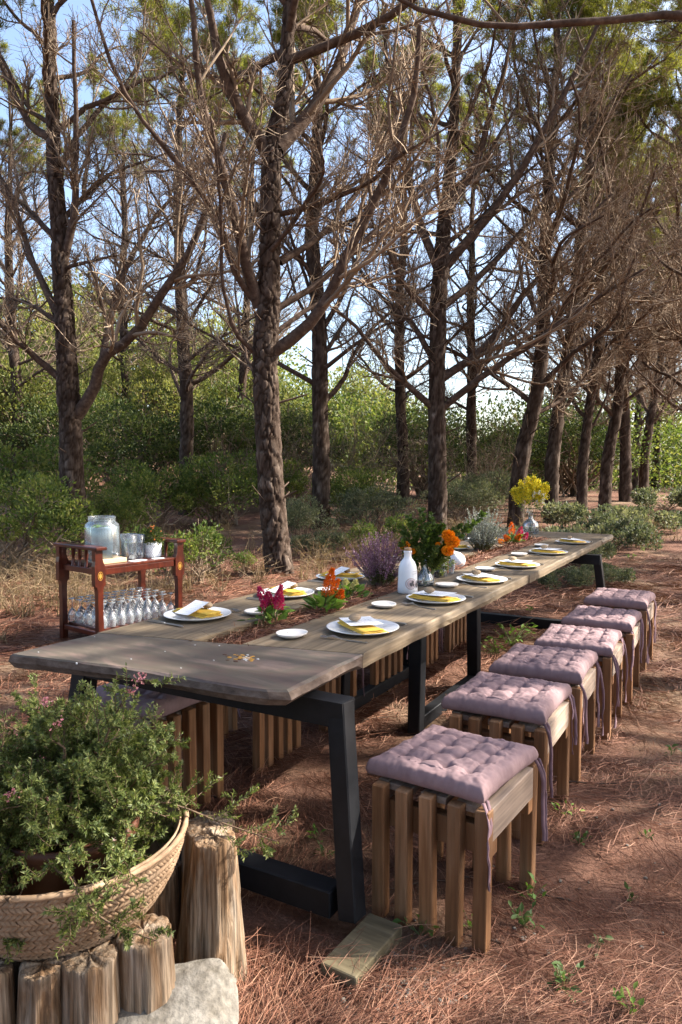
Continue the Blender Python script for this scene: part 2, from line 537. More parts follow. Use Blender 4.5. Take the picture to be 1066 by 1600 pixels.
def tube_arrays(Pp, Rr, k):
    """(M,N,3),(M,N) -> verts, quads (tapered tubes)"""
    Mn, N, _ = Pp.shape
    T = np.empty_like(Pp)
    T[:, 1:-1] = Pp[:, 2:] - Pp[:, :-2]; T[:, 0] = Pp[:, 1] - Pp[:, 0]; T[:, -1] = Pp[:, -1] - Pp[:, -2]
    T = nrm(T)
    D = nrm(Pp[:, -1] - Pp[:, 0])
    ref = np.zeros((Mn, 3)); ref[np.arange(Mn), np.argmin(np.abs(D), axis=1)] = 1
    a = nrm(np.cross(T, ref[:, None, :])); b = np.cross(T, a)
    ang = np.arange(k) * 2 * np.pi / k
    V = Pp[:, :, None, :] + Rr[:, :, None, None] * (a[:, :, None, :] * np.cos(ang)[None, None, :, None] + b[:, :, None, :] * np.sin(ang)[None, None, :, None])
    V = V.reshape(-1, 3)
    i = np.arange(N - 1)[:, None] * k; j = np.arange(k)[None, :]; j2 = (j + 1) % k
    q = np.stack([i + j, i + j2, i + k + j2, i + k + j], -1).reshape(-1, 4)
    F = (np.arange(Mn)[:, None, None] * (N * k) + q[None]).reshape(-1, 4)
    return V, F


def ribbon_arrays(Pp, Rr, rg):
    Mn, N, _ = Pp.shape
    D = nrm(Pp[:, -1] - Pp[:, 0])
    s = nrm(np.cross(D, rg.normal(size=(Mn, 3))))[:, None, :] * Rr[:, :, None] * 1.15
    V = np.stack([Pp - s, Pp + s], 2).reshape(-1, 3)
    i = np.arange(Mn)[:, None, None] * (2 * N) + np.arange(N - 1)[None, :, None] * 2
    return V, (i + np.array([0, 1, 3, 2])[None, None]).reshape(-1, 4)


def grow(Pp, Rr, k, lens, ang, n, tr, rr, up=0.1, curl=0.12, rg=rng, rmin=.0015, flat=1.0):
    Mn, N, _ = Pp.shape
    idx = np.repeat(np.arange(Mn), k)
    t = rg.uniform(tr[0], tr[1], Mn * k) * (N - 1)
    i = np.minimum(t.astype(int), N - 2); f = (t - i)[:, None]
    p0 = Pp[idx, i] * (1 - f) + Pp[idx, i + 1] * f
    tan = nrm(Pp[idx, i + 1] - Pp[idx, i])
    r0 = Rr[idx, i] * (1 - f[:, 0]) + Rr[idx, i + 1] * f[:, 0]
    pl = np.linalg.norm(np.diff(Pp, axis=1), axis=2).sum(1)
    L = pl[idx] * rg.uniform(lens[0], lens[1], Mn * k) * (1 - .45 * t / (N - 1))
    rv = rg.normal(size=(Mn * k, 3)); rv[:, 2] *= flat
    q = nrm(np.cross(tan, rv))
    an = np.radians(rg.uniform(ang[0], ang[1], Mn * k))[:, None]
    d = tan * np.cos(an) + q * np.sin(an)
    out = np.empty((Mn * k, n, 3)); out[:, 0] = p0
    st = (L / (n - 1))[:, None]
    for s in range(1, n):
        d = nrm(d + rg.normal(size=d.shape) * curl + np.array([0, 0, up]))
        out[:, s] = out[:, s - 1] + d * st
    rad = np.maximum((r0 * rr)[:, None] * np.linspace(1, .4, n)[None], rmin)
    return out, rad


def blades(p, d, L, w, rg=rng, bend=0.0):
    """thin triangles from p along d"""
    n = len(p)
    side = nrm(np.cross(d, rg.normal(size=(n, 3)))) * (np.asarray(w)[:, None] / 2)
    tip = p + d * np.asarray(L)[:, None]
    V = np.stack([p - side, p + side, tip], 1).reshape(-1, 3)
    F = np.arange(n * 3).reshape(-1, 3)
    return V, F


def leaves(p, d, nrmv, L, w):
    """diamond leaves: two triangles folded a little along the midrib. d = direction, nrmv = rough normal"""
    n = len(p)
    d = nrm(d); s = nrm(np.cross(d, nrmv)); u = np.cross(s, d)
    L = np.asarray(L)[:, None]; w = np.asarray(w)[:, None]
    tip = p + d * L
    mid = p + d * L * .45
    a = mid + s * w * .5 + u * w * .18; b = mid - s * w * .5 + u * w * .18
    V = np.stack([p, a, tip, b], 1).reshape(-1, 3)
    i = np.arange(n)[:, None] * 4
    F = np.concatenate([i + np.array([[0, 1, 2]]), i + np.array([[0, 2, 3]])], 0)
    return V, F


def rdir(n, rg=rng):
    return nrm(rg.normal(size=(n, 3)))


def cat_arrays(parts):
    vs, fs, o = [], [], 0
    for v, f in parts:
        vs.append(v); fs.append(f + o); o += len(v)
    return np.concatenate(vs), fs


def spline(pts, n):
    pts = np.asarray(pts, float)
    m = len(pts)
    e = np.concatenate([[2 * pts[0] - pts[1]], pts, [2 * pts[-1] - pts[-2]]])
    t = np.linspace(0, m - 1, n); i = np.minimum(t.astype(int), m - 2); f = (t - i)[:, None]
    p0, p1, p2, p3 = e[i], e[i + 1], e[i + 2], e[i + 3]
    return .5 * (2 * p1 + (p2 - p0) * f + (2 * p0 - 5 * p1 + 4 * p2 - p3) * f ** 2 + (3 * p1 - p0 - 3 * p2 + p3) * f ** 3)


# ------------------------------------------------------------------ the ground
xs = np.concatenate([-np.geomspace(600, 9, 24), np.arange(-8, 8.01, .11), np.geomspace(9, 600, 24)])
ys = np.concatenate([-np.geomspace(300, 4, 16), np.arange(-3, 13.01, .11), np.geomspace(14, 900, 36)])
X, Y = np.meshgrid(xs, ys)
V = np.stack([X, Y, gz(X, Y)], -1).reshape(-1, 3)
nx, ny = len(xs), len(ys)
ii, jj = np.meshgrid(np.arange(nx - 1), np.arange(ny - 1))
a = (jj * nx + ii).ravel()
ob('ground', me_arrays('ground', V, [np.stack([a, a + 1, a + nx + 1, a + nx], 1)], M['ground']), kind='structure')

# ------------------------------------------------------------------ table frame of reference
C0 = G(444, 1081, .76)
CF = G(958, 835, .76)
dv = (CF - C0); TLEN = dv.length; dv.normalize()
TAZ = math.atan2(dv.x, dv.y)
nv = Vector((dv.y, -dv.x, 0))


def TW(u, v, z=0.0):
    p = C0 + dv * u + nv * v
    return Vector((p.x, p.y, z))


def UV(p):
    q = Vector((p.x - C0.x, p.y - C0.y, 0))
    return q.dot(dv), q.dot(nv)


# ------------------------------------------------------------------ pine trees
def bark_trunk(pts, rad, rows, k, disp=.012, seed=0.0, name='trunk', freq=9.0):
    """trunk with plates of bark raised between deep cracks"""
    Pp = spline(pts, rows); r = np.interp(np.linspace(0, 1, rows), np.linspace(0, 1, len(rad)), rad)
    V, F = tube_arrays(Pp[None], r[None], k)
    Vr = V.reshape(rows, k, 3)
    out = Vr.copy(); plate = np.ones((rows, k), np.float32)
    for i in range(rows):
        c = Pp[i]
        fade = min(1.0, r[i] / .10)
        for j in range(k):
            p = Vr[i, j]; q = p - c; p_ = Vector(p)
            w1 = mnoise.noise(p_ * 4.5); w2 = mnoise.noise(p_ * 4.5 + Vector((7, 0, 0))); w3 = mnoise.noise(p_ * 13)
            ds, cp = mnoise.voronoi(Vector((p[0] * freq + seed + .8 * w1 + .3 * w3, p[1] * freq + .8 * w2 - .3 * w3, p[2] * freq * .48 + .9 * w1 * w2 + .35 * w3)))
            g = min(1.0, (ds[1] - ds[0]) * 5.5)
            g = g * g * (3 - 2 * g)
            hs = .5 + .9 * mnoise.noise(Vector(cp[0]) * 7.7)
            g *= .55 + .6 * max(0., min(1., hs))
            plate[i, j] = min(1.0, g)
            h = mnoise.noise(Vector((p[0] * 3 + seed, p[1] * 3, p[2] * 1.3))) + .45 * mnoise.noise(Vector((p[0] * 26, p[1] * 26 + seed, p[2] * 15)))
            e = disp * fade * (g - .75) + h * .02 * fade
            out[i, j] = p + q / max(1e-6, r[i]) * e
    me = me_arrays(name, out.reshape(-1, 3), [F], M['bark'])
    at = me.attributes.new('plate', 'FLOAT', 'POINT')
    at.data.foreach_set('value', plate.ravel())
    return me


def needle_tufts(tips, dirs, rg, per=13, L=(.09, .15), w=.011):
    n = len(tips)
    p = np.repeat(tips, per, 0) + rg.normal(size=(n * per, 3)) * .03
    d = nrm(np.repeat(dirs, per, 0) * 1.1 + rg.normal(size=(n * per, 3)) * .75 + np.array([0, 0, .25]))
    return blades(p, d, rg.uniform(*L, n * per), np.full(n * per, w), rg)


def tree_twigs(limbP, limbR, rg, k2=8, k3=8, k4=3, zneed=5.2, dens=.5, needles=True, per=13):
    """secondary branches, twigs, twiglets of all limbs -> (branch mesh arrays, twig arrays, needle arrays)"""
    P2, R2 = grow(limbP, limbR, k2, (.25, .62), (25, 58), 7, (.10, .98), .5, up=.10, curl=.13, rg=rg, rmin=.005)
    P3, R3 = grow(P2, R2, k3, (.25, .7), (25, 62), 6, (.1, 1), .55, up=.09, curl=.17, rg=rg, rmin=.0030)
    P4, R4 = grow(P3, R3, k4, (.35, 1.0), (22, 65), 4, (.10, 1), .7, up=.08, curl=.24, rg=rg, rmin=.0023)
    tw = cat_arrays([tube_arrays(P2, R2, 4), tube_arrays(P3, R3, 3), ribbon_arrays(P4, R4, rg)])
    nd = None
    if needles:
        P4s = P4[::3]; tips = np.concatenate([P3[:, -1], P4s[:, -1], P3[:, -2]]); dirs = nrm(np.concatenate([P3[:, -1] - P3[:, -2], P4s[:, -1] - P4s[:, -2], P3[:, -2] - P3[:, -3]]))
        pz = np.clip((tips[:, 2] - zneed) / 2.2, 0, 1) * dens
        keep = rg.random(len(tips)) < pz
        if keep.sum() > 5:
            nd = needle_tufts(tips[keep], dirs[keep], rg, per)
    return tw, nd


def stubs(root, tp, tr, rg, n, z0, z1):
    Ps, Rs = [], []
    for i in range(n):
        z = rg.uniform(z0, z1); p0 = np.array([np.interp(z, tp[:, 2], tp[:, c]) for c in range(3)])
        az = rg.uniform(0, 6.28); d = np.array([math.cos(az), math.sin(az), rg.uniform(.1, .8)]); d /= np.linalg.norm(d)
        r0 = np.interp(z, tp[:, 2], tr); L = r0 + rg.uniform(.04, .38)
        Ps.append([p0 + d * L * t + np.array([0, 0, .03 * t * t]) for t in (.3, .6, .85, 1.0)]); Rs.append(np.array([1.3, 1, .85, .6]) * rg.uniform(.006, .016))
    v, f = tube_arrays(np.array(Ps), np.array(Rs), 6)
    ob('broken_stubs', me_arrays('broken_stubs', v, [f], M['limb']), root, kind='stuff')


def auto_limbs(tp, tr, rg, count, z0, z1, L=(2.2, 4.2), az0=None):
    """limbs on the trunk polyline between heights z0..z1 (above base)"""
    h = tp[:, 2]
    Ps, Rs = [], []
    for i in range(count):
        z = z0 + (z1 - z0) * ((i + rg.uniform(0, .9)) / count)
        p0 = np.array([np.interp(z, h, tp[:, c]) for c in range(3)]); r0 = np.interp(z, h, tr)
        az = i * 2.4 + rg.uniform(-.5, .5)
        f = (z - z0) / (z1 - z0)
        el = math.radians(rg.uniform(18, 42) + 18 * f)
        d = np.array([math.cos(az) * math.cos(el), math.sin(az) * math.cos(el), math.sin(el)])
        ln = rg.uniform(*L) * (1 - .45 * f)
        n = 10
        pts = [p0]
        for s in range(1, n):
            d = d + rg.normal(size=3) * .15 + np.array([0, 0, .05]); d /= np.linalg.norm(d)
            pts.append(pts[-1] + d * ln / (n - 1))
        Ps.append(pts)
        rb = min(r0 * .55, .020 + .011 * ln)
        Rs.append(np.linspace(1, .28, n) * rb)
    return np.array(Ps), np.array(Rs)


def make_generic(seed, label, H=10.0, r=.19, lean=(0, 0), count=30, z0=2.3, dens=.5, ks=(8, 8, 9), zneed=8.4, per=22):
    rg = np.random.default_rng(seed)
    root = thing('pine_tree', label, 'pine tree')
    n = 9
    zz = np.linspace(-.15, H, n)
    wob = np.cumsum(rg.normal(size=(n, 2)) * .045, 0)
    pts = np.stack([wob[:, 0] + lean[0] * zz, wob[:, 1] + lean[1] * zz, zz], 1); pts[0, :2] = 0; pts[1, :2] *= .4
    rad = r * np.array([1.22, 1.0, .94, .86, .76, .62, .45, .28, .08])
    ob('trunk', bark_trunk(pts, rad, 150, 20, .026, seed, freq=9), root)
    tp = spline(pts, 60); tr = np.interp(np.linspace(0, 1, 60), np.linspace(0, 1, n), rad)
    stubs(root, tp, tr, rg, 22, .9, z0 + 3)
    LP, LR = auto_limbs(tp, tr, rg, count, z0, H - .8)
    v, f = tube_arrays(LP, LR, 6)
    ob('branches', me_arrays('branches', v, [f], M['limb']), root, kind='stuff')
    tw, nd = tree_twigs(LP, LR, rg, *ks, zneed=zneed, dens=dens, per=per)
    ob('twigs', me_arrays('twigs', tw[0], tw[1], M['twig']), root, kind='stuff')
    if nd is not None:
        ob('crown', me_arrays('crown', nd[0], [nd[1]], M['needle_green'], False), root, kind='stuff')
    return root


def hero(label, base_px, Yd, trunk_px, limbs_px, seed, rows=330, k=48, extra=16, zex=4.2, H=12.0, k2=8, k3=9, k4=9, dens=1.0, zneed=7.6, exl=(2.0, 3.8)):
    """a tree whose trunk and limbs follow the photograph: trunk_px = (px, py, radius_px) ; limbs_px = [(points px,py), r_px, depth drift]"""
    rg = np.random.default_rng(seed)
    sc = Yd / FPX
    b = P(base_px[0], base_px[1], Yd)
    gzb = g1(b.x, b.y)
    root = thing('pine_tree', label, 'pine tree', (b.x, b.y, gzb))
    o = np.array([b.x, b.y, gzb])
    tpts = [np.array(P(x, y, Yd)) - o for x, y, r in trunk_px]
    tr = [r * sc for x, y, r in trunk_px]
    tpts[0][2] = -.15
    top = tpts[-1].copy()
    if top[2] < H:
        for s in (.5, 1.0):
            q = top + (np.array([rg.normal() * .3, rg.normal() * .3, H - top[2]])) * s
            tpts.append(q); tr.append(tr[len(trunk_px) - 1] * (1 - .75 * s))
    # flare at the foot
    ob('trunk', bark_trunk(np.array(tpts), np.array(tr) * .80, rows, k, .030, seed * 1.7, freq=9.5), root)
    tp = spline(tpts, 80); trr = np.interp(np.linspace(0, 1, 80), np.linspace(0, 1, len(tr)), tr)
    stubs(root, tp, trr, rg, 26, .8, 6.0)
    LP, LR = [], []
    for pts, rp, drift in limbs_px:
        m = len(pts)
        q = [np.array(P(x, y, Yd + drift * i / (m - 1))) - o for i, (x, y) in enumerate(pts)]
        sp = spline(q, 14)
        sp[2:] += np.cumsum(rg.normal(size=(12, 3)) * .012, 0)
        rr = np.linspace(1, .35, 14) * rp * sc
        LP.append(sp); LR.append(rr)
        v, f = tube_arrays(sp[None], rr[None], 9)
        # rough bark on the limb
        dn = np.array([mnoise.noise(Vector(p) * 9) for p in v]) * .006
        v = v + nrm(v - np.repeat(sp, 9, 0)) * dn[:, None]
        ob('branch', me_arrays('branch', v, [f], M['limb']), root)
    LP = np.array(LP); LR = np.array(LR)
    tws, nds = [], []
    t1, n1 = tree_twigs(LP, LR, rg, k2, k3, k4, zneed=zneed, dens=dens, per=22)
    tws.append((t1[0], np.concatenate(t1[1]))); nds.append(n1)
    if extra:
        EP, ER = auto_limbs(tp, trr, rg, extra, zex, H - .6, L=exl)
        v, f = tube_arrays(EP, ER, 6)
        ob('branches', me_arrays('branches', v, [f], M['limb']), root, kind='stuff')
        t2, n2 = tree_twigs(EP, ER, rg, 7, 7, 7, zneed=zneed, dens=dens, per=22)
        tws.append((t2[0], np.concatenate(t2[1]))); nds.append(n2)
    v, f = cat_arrays(tws)
    ob('twigs', me_arrays('twigs', v, f, M['twig']), root, kind='stuff')
    nds = [n for n in nds if n is not None]
    if nds:
        v, f = cat_arrays(nds)
        ob('crown', me_arrays('crown', v, f, M['needle_green'], False), root, kind='stuff')
    return root


hero('tall pine rising beyond the table’s left edge, nearest and thickest trunk in view', (437, 905), 9.6,
     [(440, 912, 33), (436, 880, 28), (425, 780, 25), (418, 650, 24), (415, 560, 24), (420, 470, 22), (422, 380, 20), (424, 300, 19),
      (426, 235, 19), (443, 150, 14), (450, 60, 13), (457, -60, 11)],
     [([(418, 240), (380, 170), (350, 100), (335, 20), (322, -70)], 11, -.8),
      ([(434, 232), (490, 170), (530, 100), (560, 0), (585, -90)], 12, .6),
      ([(405, 480), (388, 420), (375, 350), (352, 262), (330, 190), (312, 100), (298, -20)], 10, -1.0),
      ([(425, 552), (480, 510), (520, 450), (545, 388), (590, 300), (622, 220), (645, 140), (655, 40)], 10, -.9),
      ([(434, 482), (500, 440), (545, 396), (600, 345), (680, 290), (760, 250)], 5.5, .9),
      ([(405, 415), (455, 350), (486, 305), (500, 270), (498, 240)], 4.5, -1.2),
      ([(402, 556), (365, 512), (345, 450), (338, 350), (335, 280), (320, 180)], 4, -1.4),
      ([(398, 470), (370, 430), (350, 370), (325, 310), (270, 240), (215, 180), (165, 90), (130, -10)], 5.5, -1.6),
      ([(438, 410), (510, 360), (580, 270), (640, 150), (690, 60)], 5.5, 1.4),
      ([(436, 335), (500, 318), (570, 285), (620, 245), (700, 200)], 4.5, -1.0),
      ([(404, 330), (360, 300), (290, 270), (230, 265)], 4, .8),
      ([(430, 520), (500, 470), (560, 440), (650, 420), (720, 380)], 4, 1.2),
      ([(410, 620), (385, 560), (368, 480), (360, 400)], 3.5, 1.6)],
     21, rows=520, k=72, extra=32, zex=6.6, zneed=7.6, dens=1.5, exl=(3.2, 6.0))

hero('dark pine at the far left, low forked limb curving right, behind the red trolley', (118, 845), 12.0,
     [(119, 872, 29), (117, 830, 24), (111, 700, 22), (106, 600, 20), (100, 480, 18), (92, 360, 15), (85, 250, 14), (79, 120, 12), (74, -20, 10)],
     [([(120, 650), (148, 605), (162, 560), (210, 525), (255, 455), (298, 385), (330, 290), (350, 200)], 10, -.8),
      ([(160, 566), (172, 490), (205, 400), (245, 335), (280, 300)], 6, .8),
      ([(102, 400), (116, 330), (118, 250), (114, 160), (110, 40)], 6.5, -.6),
      ([(98, 595), (45, 548), (0, 500), (-50, 440)], 6, -.6),
      ([(88, 490), (52, 405), (20, 310), (-5, 250)], 6, .5),
      ([(84, 370), (35, 320), (-20, 290)], 5, .8),
      ([(78, 215), (40, 190), (5, 120), (-20, 60)], 7, .3),
      ([(92, 350), (150, 290), (190, 265), (260, 240)], 4.5, .6),
      ([(98, 420), (140, 412), (182, 400)], 3.5, -.5),
      ([(88, 270), (140, 190), (190, 140), (240, 60)], 5, 1.0),
      ([(104, 520), (60, 480), (10, 465), (-40, 470)], 4, .9)],
     22, rows=340, k=48, extra=14, zex=6.5, zneed=8.3, k2=9, k3=9)

hero('pine behind the marigold vase, straight dark trunk with many rising limbs', (683, 800), 13.5,
     [(683, 850, 23), (683, 800, 19), (683, 650, 17), (684, 500, 16), (690, 400, 15), (697, 330, 13), (705, 240, 11), (712, 130, 9), (716, 0, 8)],
     [([(688, 640), (740, 600), (800, 560), (860, 520), (940, 470), (1010, 430)], 6, -1.0),
      ([(690, 592), (760, 540), (830, 450), (890, 380), (960, 300)], 7, .5),
      ([(678, 640), (640, 600), (600, 562), (560, 510), (520, 478)], 5.5, -.6),
      ([(676, 560), (640, 500), (605, 470), (560, 420), (520, 330)], 5, .8),
      ([(694, 420), (760, 340), (810, 270), (870, 160), (930, 40)], 8, -.8),
      ([(692, 480), (750, 430), (840, 330), (900, 230), (980, 120)], 6, 1.0),
      ([(684, 420), (650, 330), (630, 240), (610, 130), (600, 20)], 7, .6),
      ([(702, 330), (740, 250), (770, 160), (800, 60)], 7, -.4),
      ([(680, 500), (630, 440), (600, 380), (560, 320)], 4, -1.0)],
     23, rows=280, k=40, extra=16, zex=5.0, zneed=9.2)

V1 = make_generic(101, 'slim pine left of the nearest trunk, foot hidden in green bushes', H=11.5, r=.165, dens=.7)
V2 = make_generic(102, 'pine just right of the nearest trunk, forking low above the scrub', H=12, r=.175, dens=.75, count=29)
V3 = make_generic(103, 'first dark pine of the right-hand row, behind the yellow spray of flowers', H=11.5, r=.150, lean=(.08, 0), dens=.9, count=29, z0=2.0)
V4 = make_generic(104, 'second dark pine of the right-hand row, leaning right of the yellow spray', H=12, r=.140, lean=(.08, .02), dens=.9, count=29)
V5 = make_generic(105, 'short pale-sided pine between two dark trunks in the middle distance', H=11, r=.15, lean=(-.02, 0), dens=.7, count=28, z0=2.6)


V6 = make_generic(106, 'pine of the sunny row, standing beyond the far stools', H=9.5, r=.17, count=18, z0=3.4, dens=2.4, ks=(6, 5, 2), zneed=5.0, per=30)


def at_px(px, Yd):
    x = (px - 533) / FPX * Yd / math.cos(PITCH) * 1.0
    return (x, Yd, g1(x, Yd))


def put(root, px, Yd, rz=None, sc=1.0):
    root.location = at_px(px, Yd); root.scale = (sc,) * 3
    if rz is not None:
        root.rotation_euler = (0, 0, rz)


put(V1, 291, 17.0, 2.2)
put(V2, 501, 14.5, .6)
put(V3, 806, 14.5)
put(V4, 860, 15.5)
put(V5, 630, 19.0, 1.0)
GT = 'pines of the wood behind the table'
for t_ in (V1, V2, V3, V4, V5):
    t_['group'] = GT
more_trees = [
    (V5, 738, 20, 2.5, .95, 'stubby forked pine in the bluish middle distance, right of the marigold pine'),
    (V4, 908, 17.5, .15, .85, 'slender pine leaning right, third trunk beyond the yellow spray'),
    (V3, 944, 18.5, .9, .95, 'upright dark pine touching the leaning slender trunk'),
    (V2, 977, 21, 2.0, .9, 'pine trunk near the right edge, nearer one of a dark pair'),
    (V4, 1004, 24, -.3, 1.0, 'pine trunk near the right edge, farther one of a dark pair'),
    (V1, 1022, 32, 1.2, 1.0, 'thin distant pine where the needle-covered track ends, left of the farthest ones'),
    (V5, 1038, 38, 3.0, 1.1, 'very thin distant pine at the end of the right-hand row'),
    (V3, 1056, 44, 4.0, 1.0, 'farthest tiny pine trunk at the right edge of the view'),
    (V2, 990, 30, 5.0, 1.0, 'bluish distant pine seen between the dark pair near the right edge'),
    (V2, 925, 34, 3.6, 1.15, 'far pine whose bare crown fills the gap over the leaning trunk'),
    (V1, 30, 21, 3.0, 1.0, 'distant pine at the left edge behind the dark forked pine'),
    (V5, 205, 25, 1.7, 1.1, 'pale distant pine between the dark forked pine and the slim pine'),
    (V4, 375, 25, 5.2, 1.05, 'distant pine partly hidden by the nearest trunk'),
    (V3, 1110, 17, 2.9, 1.0, 'pine just past the right edge whose bare limbs reach into view'),
    (V2, 1150, 22, 4.4, 1.05, 'pine past the right edge, farther back along the track'),
    (V4, 1210, 13, 3.3, 1.0, 'pine past the right edge, nearer along the track'),
]
for src, px, Yd, rz, sc, lab in more_trees:
    dup(src, at_px(px, Yd), rz, lab, GT, sc)

# the row on the sunny side of the track: only one limb of it shows, but its shade falls on the table
V6.location = (9.4, 8.4, g1(9.4, 8.4)); V6['group'] = 'pines along the sunny side of the track'
for (x, y, rz, sc, lab) in [
        (8.0, 3.9, 2.2, 1.0, 'pine of the sunny row, level with the nearer stools'),
        (13.5, 11.0, 4.0, 1.1, 'pine of the sunny row, level with the table’s far end'),
        (6.6, .6, 5.1, .95, 'pine of the sunny row, beside the basket')]:
    dup(V6, (x, y, g1(x, y)), rz, lab, 'pines along the sunny side of the track', sc)

for (src, x, y, rz, sc, lab) in [
        (V2, -4.2, -3.4, .4, 1.0, 'pine of the grove behind the viewer, to the left'),
        (V1, .6, -5.2, 1.9, 1.0, 'pine of the grove straight behind the viewer'),
        (V4, 4.6, -3.6, 3.3, 1.0, 'pine of the grove behind the viewer, to the right'),
        (V3, -6.8, 2.4, 4.6, 1.0, 'pine of the grove left of the basket, out of view'),
        (V5, -2.2, -8.5, 5.3, 1.1, 'pine of the grove farthest behind the viewer'),
        (V2, 3.2, -9.0, 2.3, 1.1, 'pine of the grove farther behind the viewer, to the right')]:
    dup(src, (x, y, g1(x, y)), rz, lab, 'pines of the grove around the viewer', sc)

hero('near pine past the right edge sending one bare limb across the top corner', (1560, 900), 5.0,
     [(1560, 1060, 45), (1560, 900, 40), (1555, 600, 36), (1550, 300, 32), (1545, 60, 28), (1540, -120, 24)],
     [([(1545, 160), (1350, 70), (1180, 25), (1066, 26), (930, 37), (790, 41), (700, 26), (610, -4)], 8.5, -.1),
      ([(1545, 60), (1420, -60), (1300, -200), (1150, -380)], 9, .8),
      ([(1560, 200), (1700, 60), (1850, -100), (2000, -200)], 9, .3),
      ([(1550, 0), (1560, -200), (1600, -500), (1640, -800)], 9, -.8)],
     24, rows=80, k=18, extra=6, zex=5.5, H=9.5, k2=6, k3=5, k4=3, dens=1.6, zneed=5.5)

# ------------------------------------------------------------------ shrubs
def shrub_arrays(rg, rx, ry, h, n, L, w, clumps=26, low=.05, fill=.25):
    """leaf positions gathered in clumps on a lumpy dome"""
    cd = rdir(clumps, rg); cd[:, 2] = np.abs(cd[:, 2]) * .9 + rg.uniform(-.15, .1, clumps)
    cr = rg.uniform(.55, .95, clumps)
    cc = cd * cr[:, None] * np.array([rx, ry, h * .62]) + np.array([0, 0, h * .36])
    cs = rg.uniform(.15, .36, clumps) * (rx + ry + h) / 3
    i = rg.integers(0, clumps, n)
    dd = rdir(n, rg); rad = rg.uniform(.55, 1.0, n) ** .6
    p = cc[i] + dd * (cs[i] * rad)[:, None] * np.array([1, 1, .75])
    p[:, 2] = np.maximum(p[:, 2], low * rg.random(n) + .01)
    d = nrm(dd + rdir(n, rg) * .8 + np.array([0, 0, .5]))
    return p, d, cc


def make_shrub(name, label, seed, rx, ry, h, n, L, w, mat, clumps=26, cat='shrub', group=None, stems=True, narrow=False):
    rg = np.random.default_rng(seed)
    root = thing(name, label, cat, group=group)
    p, d, cc = shrub_arrays(rg, rx, ry, h, n, L, w, clumps)
    v, f = leaves(p, d, rdir(n, rg), rg.uniform(L * .6, L * 1.3, n), rg.uniform(w * .7, w * 1.2, n))
    ob('foliage', me_arrays('foliage', v, [f], mat, False), root, kind='stuff')
    if stems:
        b0 = rg.normal(size=(len(cc), 3)) * np.array([rx * .12, ry * .12, 0])
        t = np.linspace(0, 1, 6)[None, :, None]
        pp = b0[:, None] * (1 - t) + cc[:, None] * t
        pp[:, 1:-1] += rg.normal(size=(len(cc), 4, 3)) * .03 * h
        rr = np.linspace(1, .4, 6)[None] * np.full((len(cc), 1), .012 * max(.4, h))
        P3, R3 = grow(pp, rr, 5, (.3, .6), (20, 55), 5, (.3, 1), .6, up=.05, rg=rg, rmin=.002)
        v, f = cat_arrays([tube_arrays(pp, rr, 5), tube_arrays(P3, R3, 3)])
        ob('stems', me_arrays('stems', v, f, M['twig']), root, kind='stuff')
    return root


def make_scrub(label, seed, rx, h, n, group=None):
    """leafless grey scrub"""
    rg = np.random.default_rng(seed)
    root = thing('dry_scrub', label, 'scrub', group=group)
    b0 = rg.normal(size=(n, 3)) * np.array([rx * .45, rx * .45, 0])
    d = nrm(rdir(n, rg) * .45 + np.array([0, 0, 1]))
    t = np.linspace(0, 1, 7)
    pp = b0[:, None] + d[:, None] * (t[None, :, None] * (h * rg.uniform(.5, 1.1, n))[:, None, None])
    pp[:, 1:] += np.cumsum(rg.normal(size=(n, 6, 3)) * .05 * h * .6, 1)
    rr = np.linspace(1, .35, 7)[None] * np.full((n, 1), .010)
    P2, R2 = grow(pp, rr, 7, (.2, .5), (25, 70), 6, (.2, 1), .6, up=.05, curl=.2, rg=rg, rmin=.0035)
    P3, R3 = grow(P2, R2, 5, (.25, .6), (25, 70), 4, (.2, 1), .7, up=.03, curl=.25, rg=rg, rmin=.003)
    v, f = cat_arrays([tube_arrays(pp, rr, 4), tube_arrays(P2, R2, 3), tube_arrays(P3, R3, 3)])
    ob('stems', me_arrays('stems', v, f, M['twig']), root, kind='stuff')
    m = n * 30
    i = rg.integers(0, len(P3), m)
    v, f = leaves(P3[i, -1] + rg.normal(size=(m, 3)) * .03, rdir(m, rg), rdir(m, rg), rg.uniform(.03, .06, m), rg.uniform(.015, .03, m))
    ob('foliage', me_arrays('foliage', v, [f], M['leaf_grey'], False), root, kind='stuff')
    return root


GS = 'bushes growing at the edge of the clearing'
S_mid = make_shrub('shrub', 'leafy mid-green bush at the left edge behind the dry grass', 201, 1.0, .9, 1.3, 7000, .055, .03, M['leaf_mid'], group=GS)
S_dark = make_shrub('shrub', 'big dark evergreen bush left of the slim pine', 202, 1.7, 1.3, 2.6, 11000, .075, .042, M['leaf_dark'], clumps=40, group=GS)
S_pale = make_shrub('shrub', 'tall sunlit yellow-green bush high at the left edge', 203, 2.0, 1.6, 3.4, 13000, .085, .05, M['leaf_pale'], clumps=44, group=GS)
S_grey = make_shrub('shrub', 'grey-green feathery bush right of the nearest trunk', 204, .9, .7, 1.0, 6000, .06, .018, M['leaf_grey'], group=GS)
S_low = make_shrub('undergrowth_plant', 'low green undergrowth just beyond the far right table corner', 205, .75, .6, .42, 3200, .05, .03, M['leaf_grey'], clumps=20, cat='low plant', group='low undergrowth right of the table')
S_weed = make_shrub('weed', 'tall thin leafy weed behind the white hobnail pot', 206, .28, .24, .75, 900, .045, .024, M['leaf_mid'], clumps=14, cat='weed', group='leafy weeds behind the trolley and table')
S_scrub = make_scrub('leafless grey scrub behind the low fork right of the nearest trunk', 207, 1.6, 2.6, 34, group='dry scrub in the middle distance')


